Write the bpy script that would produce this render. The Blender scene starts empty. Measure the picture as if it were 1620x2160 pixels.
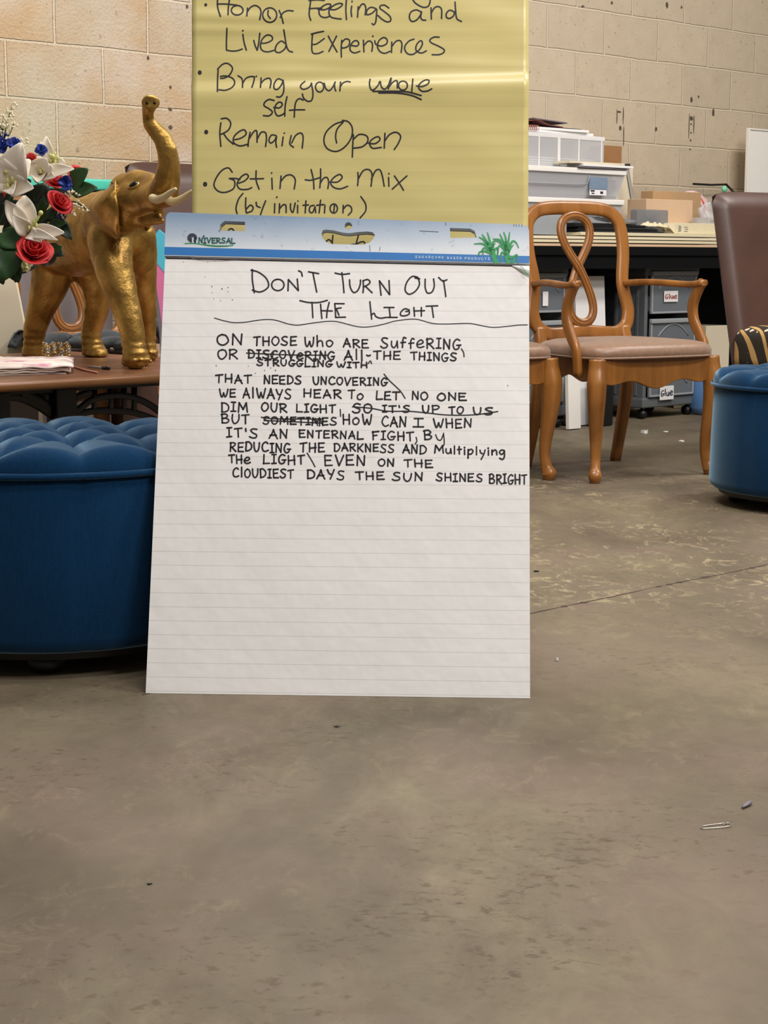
import bpy, bmesh, math, random
from mathutils import Vector, Matrix, noise
from mathutils.bvhtree import BVHTree
random.seed(7)
sc = bpy.context.scene
COL = sc.collection
V = Vector
PI = math.pi

# ------------------------------------------------------------------ camera
FPX, PITCH, CAMH = 3500.0, 0.1496, 0.765
cd = bpy.data.cameras.new('camera'); cam = bpy.data.objects.new('camera', cd); COL.objects.link(cam)
cd.sensor_fit = 'VERTICAL'; cd.sensor_height = 24.0; cd.sensor_width = 18.0
cd.lens = FPX / 2160 * 24.0
cd.clip_start = 0.05; cd.clip_end = 60
cam.location = (0, 0, CAMH); cam.rotation_euler = (PI / 2 - PITCH, 0, 0)
sc.camera = cam
CP, SP = math.cos(PITCH), math.sin(PITCH)
CAM = V((0, 0, CAMH))

# ------------------------------------------------------------------ light
w = bpy.data.worlds.new('world'); sc.world = w; w.use_nodes = True
w.node_tree.nodes['Background'].inputs[0].default_value = (1.0, 0.95, 0.90, 1)
w.node_tree.nodes['Background'].inputs[1].default_value = 0.22
def area(name, loc, target, sx, sy, power, col=(1, 0.953, 0.915)):
    l = bpy.data.lights.new(name, 'AREA'); l.shape = 'RECTANGLE'; l.size = sx; l.size_y = sy
    l.energy = power; l.color = col
    o = bpy.data.objects.new(name, l); COL.objects.link(o); o.location = loc
    o.rotation_euler = (V(target) - V(loc)).to_track_quat('-Z', 'Y').to_euler()
    return o
area('overhead_light', (2.0, 0.6, 3.3), (0.5, 3.4, 0.2), 1.3, 0.5, 98)
area('overhead_light', (0.35, 1.5, 3.7), (0.3, 3.2, 0.2), 1.2, 0.4, 52)  # extra lamp, added to raise the highlight on the yellow sheet's crease
area('overhead_light', (2.4, 3.3, 3.7), (1.5, 5.2, 0.2), 1.3, 0.5, 112)  # extra lamp, added to brighten the right ottoman and the chairs
area('overhead_light', (-0.2, 4.6, 3.8), (-0.2, 4.6, 0), 1.4, 0.6, 96)
area('overhead_light', (2.9, 6.2, 3.7), (1.9, 7.2, 0.6), 1.3, 0.5, 92)
sc.view_settings.view_transform = 'Standard'; sc.view_settings.look = 'None'
sc.view_settings.exposure = -0.08; sc.view_settings.gamma = 1.0
sc.view_settings.use_curve_mapping = False

# ------------------------------------------------------------------ photo geometry helpers
def ray(px, py):
    x = (px - 810) / FPX; y = (1080 - py) / FPX
    return V((x, CP + y * SP, -SP + y * CP))
def on_z(px, py, z):
    d = ray(px, py); return CAM + d * ((z - CAMH) / d.z)
def at_y(px, py, y):
    d = ray(px, py); return CAM + d * (y / d.y)
def on_plane(px, py, p0, n):
    d = ray(px, py); return CAM + d * ((p0 - CAM).dot(n) / d.dot(n))
YAW = 0.7303
WS = 1.025
WO = V((0.7685 * WS, 8.018 * WS, CAMH + 1.1985 * WS))      # a block joint on the wall
WD = V((math.cos(YAW), math.sin(YAW), 0)); WN = V((math.sin(YAW), -math.cos(YAW), 0))  # along the wall / into the room
def wall_pt(s, t, z):
    p = WO + WD * s + WN * t; return V((p.x, p.y, z))
def wall_px(px, py, t):
    p = on_plane(px, py, WO + WN * t, WN); return (p - WO).dot(WD), p.z

# ------------------------------------------------------------------ materials
def lin(c):
    return tuple(((v / 255) / 12.92 if v / 255 <= 0.04045 else ((v / 255 + 0.055) / 1.055) ** 2.4) for v in c)
class NT:
    def __init__(s, name):
        s.m = bpy.data.materials.new(name); s.m.use_nodes = True
        s.t = s.m.node_tree; s.b = s.t.nodes['Principled BSDF']
    def n(s, typ, **kw):
        x = s.t.nodes.new(typ)
        for k, v in kw.items(): setattr(x, k, v)
        return x
    def l(s, a, b): s.t.links.new(a, b)
    def setv(s, node, **kw):
        for k, v in kw.items(): node.inputs[k.replace('_', ' ')].default_value = v
        return node
    def coords(s, scale=(1, 1, 1), loc=(0, 0, 0), rot=(0, 0, 0), kind='Object'):
        tc = s.n('ShaderNodeTexCoord'); mp = s.n('ShaderNodeMapping')
        mp.inputs['Scale'].default_value = scale; mp.inputs['Location'].default_value = loc; mp.inputs['Rotation'].default_value = rot
        s.l(tc.outputs[kind], mp.inputs[0]); return mp.outputs[0]
    def noise(s, vec, scale, detail=4, rough=0.55, dist=0.0):
        x = s.n('ShaderNodeTexNoise'); x.inputs['Scale'].default_value = scale
        x.inputs['Detail'].default_value = detail; x.inputs['Roughness'].default_value = rough; x.inputs['Distortion'].default_value = dist
        s.l(vec, x.inputs['Vector']); return x.outputs[0]
    def ramp(s, fac, stops, interp='LINEAR'):
        r = s.n('ShaderNodeValToRGB'); r.color_ramp.interpolation = interp
        e = r.color_ramp.elements
        while len(e) < len(stops): e.new(0.5)
        for i, (p, c) in enumerate(stops):
            e[i].position = p
            e[i].color = (*c, 1) if isinstance(c, tuple) else (c, c, c, 1)
        s.l(fac, r.inputs[0]); return r.outputs[0]
    def mix(s, fac, a, b, blend='MIX'):
        x = s.n('ShaderNodeMix'); x.data_type = 'RGBA'; x.blend_type = blend
        for i, v in ((0, fac), (6, a), (7, b)):
            if hasattr(v, 'is_linked'): s.l(v, x.inputs[i])
            else: x.inputs[i].default_value = v if i == 0 else (*v, 1)
        return x.outputs[2]
    def math(s, op, a, b=0.0, c=0.0, clamp=False):
        x = s.n('ShaderNodeMath'); x.operation = op; x.use_clamp = clamp
        for i, v in ((0, a), (1, b), (2, c)):
            if hasattr(v, 'is_linked'): s.l(v, x.inputs[i])
            else: x.inputs[i].default_value = v
        return x.outputs[0]
    def bump(s, h, strength=0.3, dist=0.01, prev=None):
        x = s.n('ShaderNodeBump'); x.inputs['Strength'].default_value = strength; x.inputs['Distance'].default_value = dist
        s.l(h, x.inputs['Height'])
        if prev: s.l(prev, x.inputs['Normal'])
        return x.outputs[0]
    def out(s, color=None, rough=0.5, metal=0.0, normal=None, **kw):
        b = s.b
        if color is not None:
            if hasattr(color, 'is_linked'): s.l(color, b.inputs['Base Color'])
            else: b.inputs['Base Color'].default_value = (*color, 1)
        if hasattr(rough, 'is_linked'): s.l(rough, b.inputs['Roughness'])
        else: b.inputs['Roughness'].default_value = rough
        b.inputs['Metallic'].default_value = metal
        if normal: s.l(normal, b.inputs['Normal'])
        for k, v in kw.items(): b.inputs[k.replace('_', ' ')].default_value = v
        return s.m
def simple(name, rgb, rough=0.55, metal=0.0, var=0.12, scale=30, bump=0.0, **kw):
    t = NT(name); c = lin(rgb)
    vec = t.coords(); nz = t.noise(vec, scale, 3)
    col = t.mix(nz, tuple(v * (1 - var) for v in c), tuple(min(1, v * (1 + var)) for v in c))
    nrm = t.bump(nz, bump, 0.004) if bump else None
    return t.out(col, rough, metal, nrm, **kw)

M = {}
def wood(name, a, b, scale=18, rough=0.32, stretch=(1, 1, 0.12)):
    t = NT(name); vec = t.coords(scale=stretch)
    n1 = t.noise(vec, scale, 6, 0.6, 1.2); n2 = t.noise(vec, scale * 6, 4, 0.6)
    c = t.ramp(n1, [(0.3, lin(a)), (0.7, lin(b))])
    c = t.mix(t.math('MULTIPLY', n2, 0.22), c, tuple(v * 0.45 for v in lin(a)))
    return t.out(c, rough, 0, t.bump(n2, 0.06, 0.002), Specular_IOR_Level=0.45)
M['chair_wood'] = wood('chair_wood', (122, 76, 32), (158, 104, 48), 14, 0.30)
M['walnut'] = wood('walnut_top', (104, 66, 44), (142, 98, 70), 9, 0.34, (0.15, 1, 1))
M['walnut_edge'] = wood('walnut_edge', (110, 70, 36), (146, 98, 54), 9, 0.4, (0.15, 1, 1))

def fabric(name, rgb, rgb2, weave=700, rough=0.92, sheen=0.25, tint=(1, 1, 1)):
    t = NT(name); vec = t.coords()
    n1 = t.noise(vec, weave, 2, 0.6); n2 = t.noise(vec, 9, 3)
    v2 = t.coords(scale=(1, 1, 0.2)); n3 = t.noise(v2, weave * 0.5, 2, 0.5)
    c = t.mix(n1, lin(rgb), lin(rgb2))
    c = t.mix(t.math('MULTIPLY', n3, 0.5), c, tuple(v * 0.55 for v in lin(rgb)))
    t.b.inputs['Sheen Tint'].default_value = (*tint, 1); t.b.inputs['Sheen Roughness'].default_value = 0.35
    return t.out(c, rough, 0, t.bump(n1, 0.35, 0.002), Sheen_Weight=sheen, Specular_IOR_Level=0.12)
M['blue'] = fabric('blue_linen', (2, 36, 66), (12, 60, 98), 420, sheen=1.0, tint=(0.42, 0.66, 0.86))
M['grey_cloth'] = fabric('grey_cloth', (68, 72, 76), (92, 96, 98), 500)
M['black'] = simple('black_plastic', (14, 14, 15), 0.45, var=0.2)
M['black_metal'] = simple('black_metal', (13, 12, 11), 0.4, 0.2, var=0.2)
M['black_cloth'] = fabric('black_cloth', (9, 9, 10), (16, 16, 17), 300, sheen=0.05)
t = NT('seat_satin'); vec = t.coords(); n1 = t.noise(vec, 60, 4, 0.65); n2 = t.noise(vec, 260, 2)
M['seat'] = t.out(t.mix(n1, lin((108, 80, 60)), lin((152, 118, 92))), 0.42, 0.0, t.bump(n2, 0.2, 0.002), Sheen_Weight=0.3, Specular_IOR_Level=0.6)
t = NT('gold_paint'); vec = t.coords(); n1 = t.noise(vec, 14, 5, 0.6); n2 = t.noise(vec, 70, 4, 0.65)
c = t.ramp(n1, [(0.3, lin((124, 92, 40))), (0.55, lin((182, 144, 72))), (0.75, lin((212, 178, 104)))])
M['gold'] = t.out(c, 0.36, 0.70, t.bump(n2, 0.35, 0.006))
t = NT('brown_leather'); vec = t.coords(); n1 = t.noise(vec, 7, 3); n2 = t.noise(vec, 180, 3)
M['leather'] = t.out(t.mix(n1, lin((60, 39, 31)), lin((82, 55, 45))), 0.42, 0, t.bump(n2, 0.15, 0.002), Specular_IOR_Level=0.5)
M['white_paper'] = simple('white_paper', (232, 230, 228), 0.75, var=0.03, scale=12)
M['ink'] = simple('black_marker', (22, 18, 24), 0.6, var=0.25, scale=60)
M['ivory'] = simple('ivory', (226, 208, 160), 0.4, var=0.06)
M['cream'] = simple('cream_board', (218, 206, 180), 0.6, var=0.03, scale=4)
M['white_plastic'] = simple('white_plastic', (236, 232, 224), 0.35, var=0.03)
M['grey_plastic'] = simple('grey_plastic', (96, 100, 102), 0.42, var=0.08)
M['lid_grey'] = simple('pale_grey_plastic', (150, 154, 156), 0.4, var=0.06)
def clear(name, rgb, alpha, rough=0.25):
    t = NT(name); n1 = t.noise(t.coords(), 6, 2)
    m = t.out(t.mix(n1, lin(rgb), tuple(min(1, v * 1.15) for v in lin(rgb))), rough, 0)
    t.b.inputs['Alpha'].default_value = alpha
    return m
M['clear'] = clear('clear_plastic', (206, 206, 208), 0.42)
M['smoke'] = clear('smoke_plastic', (120, 126, 132), 0.62)
M['blue_bag'] = clear('blue_bag_plastic', (86, 128, 178), 0.8, 0.2)
M['kraft'] = simple('kraft_cardboard', (178, 144, 104), 0.8, var=0.08)
M['tan'] = simple('tan_paper', (208, 176, 142), 0.75, var=0.06)
M['cardboard'] = simple('cardboard', (150, 108, 66), 0.85, var=0.08)
M['manila'] = simple('manila', (216, 204, 170), 0.7, var=0.06)
M['charcoal'] = simple('charcoal_folder', (44, 46, 48), 0.5, var=0.12)
M['pinkbag'] = simple('pink_bag', (232, 196, 196), 0.4, var=0.06)
M['redprint'] = simple('red_print', (206, 92, 76), 0.5)
M['teal'] = simple('teal_plastic', (78, 190, 166), 0.4, var=0.05)
M['lavender'] = simple('lavender_grey', (132, 122, 122), 0.7, var=0.08, scale=8)
M['cyan'] = simple('cyan_paint', (72, 178, 204), 0.55, var=0.08, scale=14)
M['pinkpaint'] = simple('pink_paint', (206, 112, 160), 0.55, var=0.1, scale=14)
M['steel'] = simple('steel', (188, 184, 176), 0.28, 0.9, var=0.05)
M['silver_paint'] = simple('silver_paint', (168, 164, 156), 0.45, 0.3, var=0.1)
M['maroon'] = simple('maroon_cover', (112, 60, 56), 0.5, var=0.2)
M['slate'] = simple('slate_cover', (112, 104, 110), 0.5, var=0.12)
M['coil'] = simple('copper_coil', (190, 128, 108), 0.4, 0.3)
M['lily'] = simple('lily_petal', (236, 226, 208), 0.55, var=0.07, scale=20, Subsurface_Weight=0.0)
M['lilygreen'] = simple('lily_throat', (206, 206, 130), 0.55)
M['rose'] = simple('rose_red', (186, 26, 28), 0.6, var=0.3, scale=26)
M['navy'] = simple('navy_petal', (28, 52, 140), 0.6, var=0.4, scale=40)
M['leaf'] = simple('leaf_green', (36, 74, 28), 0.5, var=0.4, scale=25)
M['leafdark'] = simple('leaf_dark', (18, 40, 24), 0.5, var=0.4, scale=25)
M['orange'] = simple('orange_petal', (230, 120, 40), 0.6)
M['eyeblack'] = simple('glossy_black', (8, 6, 6), 0.08)
M['cloth_white'] = fabric('pale_cloth', (224, 206, 196), (242, 230, 222), 260)
M['gem'] = simple('rhinestone', (214, 206, 190), 0.12, 0.7, var=0.4, scale=300)
M['gold_bright'] = simple('bright_gold', (226, 190, 120), 0.22, 0.9)

# ------------------------------------------------------------------ mesh builder
def cat(pts, per=6, closed=False):
    pts = [V(p) for p in pts]; n = len(pts)
    if n < 3 and not closed: return pts
    out = []
    rng = n if closed else n - 1
    for i in range(rng):
        p0 = pts[(i - 1) % n] if closed or i > 0 else pts[0] * 2 - pts[1]
        p1 = pts[i]; p2 = pts[(i + 1) % n]
        p3 = pts[(i + 2) % n] if closed or i + 2 < n else pts[-1] * 2 - pts[-2]
        for k in range(per):
            t = k / per
            out.append(0.5 * ((2 * p1) + (p2 - p0) * t + (2 * p0 - 5 * p1 + 4 * p2 - p3) * t * t + (3 * p1 - p0 - 3 * p2 + p3) * t ** 3))
    if not closed: out.append(pts[-1])
    return out
def lerp_list(vals, n):
    out = []
    for i in range(n):
        f = i / max(1, n - 1) * (len(vals) - 1); k = min(int(f), len(vals) - 2) if len(vals) > 1 else 0
        out.append(vals[k] + (vals[k + 1] - vals[k]) * (f - k) if len(vals) > 1 else vals[0])
    return out
class MB:
    def __init__(s): s.v = []; s.f = []
    def add(s, vs, fs):
        o = len(s.v); s.v += [V(x) for x in vs]; s.f += [tuple(i + o for i in f) for f in fs]; return s
    def box(s, c, size, rot=None):
        c = V(c); x, y, z = [k / 2 for k in size]
        vs = [V((i, j, k)) for i in (-x, x) for j in (-y, y) for k in (-z, z)]
        if rot is not None: vs = [rot @ p for p in vs]
        return s.hexa([p + c for p in vs])
    def hexa(s, vs):      # order: x-,y-,z- ... binary
        return s.add(vs, [(0, 1, 3, 2), (4, 6, 7, 5), (0, 4, 5, 1), (2, 3, 7, 6), (0, 2, 6, 4), (1, 5, 7, 3)])
    def sweep(s, path, wid, hei, ref=(0, 0, 1), n=10, e=2.0, closed=False, cap=True):
        path = [V(p) for p in path]; N = len(path); ref = V(ref)
        wid = lerp_list(wid if isinstance(wid, (list, tuple)) else [wid, wid], N)
        hei = lerp_list(hei if isinstance(hei, (list, tuple)) else [hei, hei], N)
        o = len(s.v)
        for i, p in enumerate(path):
            a = path[(i + 1) % N] if closed or i < N - 1 else path[i]
            b = path[i - 1] if closed or i > 0 else path[i]
            t = (a - b).normalized(); sd = t.cross(ref)
            if sd.length < 1e-4: sd = t.cross(V((1, 0, 0.01)))
            sd.normalize(); nn = sd.cross(t).normalized()
            for k in range(n):
                an = 2 * PI * (k + 0.5) / n; c, q = math.cos(an), math.sin(an)
                c = math.copysign(abs(c) ** (2 / e), c); q = math.copysign(abs(q) ** (2 / e), q)
                s.v.append(p + sd * (c * wid[i]) + nn * (q * hei[i]))
        for i in range(N if closed else N - 1):
            j = (i + 1) % N
            for k in range(n):
                l = (k + 1) % n
                s.f.append((o + i * n + k, o + i * n + l, o + j * n + l, o + j * n + k))
        if not closed and cap:
            s.f.append(tuple(o + k for k in reversed(range(n)))); s.f.append(tuple(o + (N - 1) * n + k for k in range(n)))
        return s
    def ball(s, c, r, nu=12, nv=8, rot=None):
        c = V(c); r = V(r) if isinstance(r, (tuple, list, Vector)) else V((r, r, r)); o = len(s.v)
        for j in range(nv + 1):
            ph = PI * j / nv
            for i in range(nu):
                th = 2 * PI * i / nu
                p = V((r.x * math.sin(ph) * math.cos(th), r.y * math.sin(ph) * math.sin(th), r.z * math.cos(ph)))
                s.v.append(c + (rot @ p if rot is not None else p))
        for j in range(nv):
            for i in range(nu):
                k = (i + 1) % nu
                s.f.append((o + j * nu + i, o + (j + 1) * nu + i, o + (j + 1) * nu + k, o + j * nu + k))
        return s
    def lathe(s, prof, c=(0, 0, 0), n=32, cap=True):
        c = V(c); o = len(s.v); m = len(prof)
        for (r, z) in prof:
            for i in range(n):
                a = 2 * PI * i / n; s.v.append(c + V((r * math.cos(a), r * math.sin(a), z)))
        for j in range(m - 1):
            for i in range(n):
                k = (i + 1) % n
                s.f.append((o + j * n + i, o + j * n + k, o + (j + 1) * n + k, o + (j + 1) * n + i))
        if cap:
            s.f.append(tuple(o + i for i in reversed(range(n)))); s.f.append(tuple(o + (m - 1) * n + i for i in range(n)))
        return s
    def cyl(s, a, b, r, n=14):
        a, b = V(a), V(b); return s.sweep([a, b], [r, r], [r, r], ref=(0.13, 0.31, 0.94), n=n)
    def grid(s, fn, nu, nv):
        o = len(s.v)
        for j in range(nv + 1):
            for i in range(nu + 1): s.v.append(V(fn(i / nu, j / nv)))
        for j in range(nv):
            for i in range(nu):
                a = o + j * (nu + 1) + i
                s.f.append((a, a + 1, a + nu + 2, a + nu + 1))
        return s
    def shell(s, fn, nu, nv, th):       # a grid with thickness along its own normal
        def nrm(u, v):
            e = 1e-3; p = V(fn(u, v))
            a = V(fn(min(1, u + e), v)) - V(fn(max(0, u - e), v)); b = V(fn(u, min(1, v + e))) - V(fn(u, max(0, v - e)))
            c = a.cross(b); return c.normalized() if c.length > 1e-12 else V((0, 0, 1))
        o = len(s.v)
        s.grid(fn, nu, nv); o2 = len(s.v)
        s.grid(lambda u, v: V(fn(u, v)) - nrm(u, v) * th, nu, nv)
        nf = nu * nv
        for k in range(len(s.f) - nf, len(s.f)): s.f[k] = tuple(reversed(s.f[k]))
        w_ = nu + 1
        for i in range(nu):
            s.f.append((o + i, o2 + i, o2 + i + 1, o + i + 1)); b = nv * w_
            s.f.append((o + b + i + 1, o2 + b + i + 1, o2 + b + i, o + b + i))
        for j in range(nv):
            s.f.append((o + (j + 1) * w_, o2 + (j + 1) * w_, o2 + j * w_, o + j * w_)); b = nu
            s.f.append((o + j * w_ + b, o2 + j * w_ + b, o2 + (j + 1) * w_ + b, o + (j + 1) * w_ + b))
        return s
    def build(s, name, mat, parent=None, loc=None, smooth=False, bevel=0.0, seg=2, sub=0, wloc=None, fix=True):
        """wloc: the vertices are in world space and the parent sits (unrotated) at wloc"""
        me = bpy.data.meshes.new(name)
        off = V(wloc) if wloc is not None else V((0, 0, 0))
        if loc is not None and wloc is None and parent is None: off = V(loc)
        me.from_pydata([tuple(p - off) for p in s.v], [], s.f)
        if fix:
            bm = bmesh.new(); bm.from_mesh(me); bmesh.ops.recalc_face_normals(bm, faces=bm.faces); bm.to_mesh(me); bm.free()
        for m in (mat if isinstance(mat, list) else [mat]): me.materials.append(M[m] if isinstance(m, str) else m)
        o = bpy.data.objects.new(name, me); COL.objects.link(o)
        if parent is not None: o.parent = parent
        elif loc is not None: o.location = loc
        if smooth:
            for p in me.polygons: p.use_smooth = True
        if bevel:
            b = o.modifiers.new('bevel', 'BEVEL'); b.width = bevel; b.segments = seg; b.limit_method = 'ANGLE'; b.angle_limit = 0.6
            if not smooth:
                for p in me.polygons: p.use_smooth = True
                wn = o.modifiers.new('wn', 'WEIGHTED_NORMAL'); wn.keep_sharp = False
        if sub:
            q = o.modifiers.new('sub', 'SUBSURF'); q.levels = sub; q.render_levels = sub
        return o
def tag(o, label=None, cat_=None, group=None, kind=None):
    if label: o['label'] = label
    if cat_: o['category'] = cat_
    if group: o['group'] = group
    if kind: o['kind'] = kind
    return o
def thing(name, label, cat_, loc=(0, 0, 0), rz=0, group=None):
    o = bpy.data.objects.new(name, None); COL.objects.link(o); o.location = loc; o.rotation_euler = (0, 0, rz)
    o.empty_display_size = 0.05
    return tag(o, label, cat_, group)
def dup(root, loc, rz, label):
    r = root.copy(); COL.objects.link(r); r.location = loc; r.rotation_euler = (0, 0, rz); r['label'] = label
    for ch in list(root.children):
        c = ch.copy(); COL.objects.link(c); c.parent = r
        for g in list(ch.children):
            d = g.copy(); COL.objects.link(d); d.parent = c
    return r
# ================================================================== the room
def wall_material():
    t = NT('painted_block'); vec = t.coords()
    nw = t.n('ShaderNodeTexNoise'); nw.inputs['Scale'].default_value = 5; t.l(vec, nw.inputs['Vector'])
    vm = t.n('ShaderNodeVectorMath', operation='MULTIPLY_ADD'); t.l(nw.outputs['Color'], vm.inputs[0])
    vm.inputs[1].default_value = (0.010, 0.010, 0); t.l(vec, vm.inputs[2])
    br = t.n('ShaderNodeTexBrick'); br.offset = 0.5; br.offset_frequency = 2; br.squash = 1.0
    t.l(vm.outputs[0], br.inputs['Vector'])
    S = WS * 0.4064
    t.setv(br, Scale=1.0, Mortar_Size=0.0064, Mortar_Smooth=0.4, Bias=0.0, Brick_Width=S, Row_Height=S / 2)
    for k, g in (('Color1', 0.42), ('Color2', 0.58), ('Mortar', 0.5)): br.inputs[k].default_value = (g, g, g, 1)
    mort = br.outputs['Fac']
    n_big = t.noise(vec, 1.5, 4, 0.6, 0.4); n_mid = t.noise(vec, 9, 5, 0.65); n_fine = t.noise(vec, 75, 4, 0.7); n_spk = t.noise(vec, 44, 2, 0.6)
    base = t.mix(n_mid, lin((178, 162, 138)), lin((200, 184, 160)))
    base = t.mix(0.25, base, br.outputs['Color'], 'OVERLAY')
    sep = t.n('ShaderNodeSeparateXYZ'); t.l(vec, sep.inputs[0])
    left = t.math('MULTIPLY_ADD', sep.outputs[0], -1.6, -1.6, clamp=True)       # the older, stained stretch of wall
    st = t.ramp(n_big, [(0.44, 0.0), (0.60, 1.0)])
    base = t.mix(t.math('MULTIPLY', st, t.math('MULTIPLY', left, 0.55)), base, lin((182, 142, 92)))
    n_p = t.noise(t.coords(loc=(3.1, 1.7, 0)), 1.9, 3)
    pk = t.math('MULTIPLY', t.ramp(n_p, [(0.52, 0.0), (0.68, 1.0)]), t.math('MULTIPLY', left, 0.5))
    base = t.mix(pk, base, lin((206, 196, 190)))
    spk = t.math('MULTIPLY', t.ramp(n_spk, [(0.655, 0.0), (0.72, 1.0)]), 0.55)
    base = t.mix(spk, base, lin((104, 90, 74)))
    scf = t.math('MULTIPLY', t.ramp(t.noise(t.coords(scale=(1, 0.6, 1)), 17, 5, 0.75), [(0.60, 0.0), (0.74, 1.0)]), 0.4)
    base = t.mix(scf, base, lin((132, 118, 98)))
    base = t.mix(t.math('MULTIPLY', mort, 0.75), base, lin((212, 196, 170)))
    hf = t.math('MULTIPLY', n_fine, t.math('MULTIPLY_ADD', left, 0.75, 0.25))
    nb = t.bump(hf, 0.75, 0.008)
    nb = t.bump(t.math('SUBTRACT', 1.0, mort), 0.9, 0.012, nb)
    return t.out(base, 0.62, 0, nb, Specular_IOR_Level=0.3)
M['block'] = wall_material()
Rw = Matrix((WD, (0, 0, 1), WN)).transposed()
mb = MB(); mb.box((0.0, 0.55 - 1.0, -0.1), (9.5, 4.6, 0.2))
zb = -0.0
mb = MB().hexa([V((x, y, z)) for x in (-5.0, 4.2) for y in (zb - WO.z, 4.2 - WO.z) for z in (-0.2, 0.0)])
wall = mb.build('wall_back', 'block'); wall.matrix_world = Matrix.Translation(WO) @ Rw.to_4x4()
tag(wall, kind='structure')
# old fixing marks left on the wall
def wall_mark(px, py, rx, ry, mat='ink_brown'):
    s, z = wall_px(px, py, 0.002); n = 9; k = 3500 / 8.5
    m = MB(); vs = []
    for i in range(n):
        a = 2 * PI * i / n; q = random.uniform(0.75, 1.2)
        vs.append(V((s + rx / k * 1.35 * q * math.cos(a), z + ry / k * q * math.sin(a) - WO.z, 0.0)))
    m.add([v + V((0, 0, 0.0015)) for v in vs] + vs, [tuple(range(n))] + [(i, n + i, n + (i + 1) % n, (i + 1) % n) for i in range(n)])
    o = m.build('fixing_mark', mat, wall)
M['ink_brown'] = simple('fixing_scar', (84, 70, 58), 0.8, var=0.3)
for a in ((360, 364 - 180, 2, 3), (359, 230, 3, 3), (360, 269, 3, 4), (1459, 211, 3, 7), (1474, 204, 2, 3), (1306, 236, 5, 2), (1309, 270, 3, 5),
          (1459, 250, 4, 5), (1458, 262, 2, 2), (1458, 280, 2, 2), (1457, 296, 2, 2), (1456, 315, 2, 2), (1505, 238, 3, 8), (1384, 273, 3, 5),
          (1291, 6, 3, 4), (1407, 10, 3, 7), (1230, 13, 4, 2), (1438, 15, 2, 3), (1302, 246, 1, 16), (1315, 246, 1, 18), (1316, 285, 1, 20), (1454, 262, 1, 28), (1464, 262, 1, 22), (395, 14, 2, 3), (313, 122, 2, 3)):
    wall_mark(*a)

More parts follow.
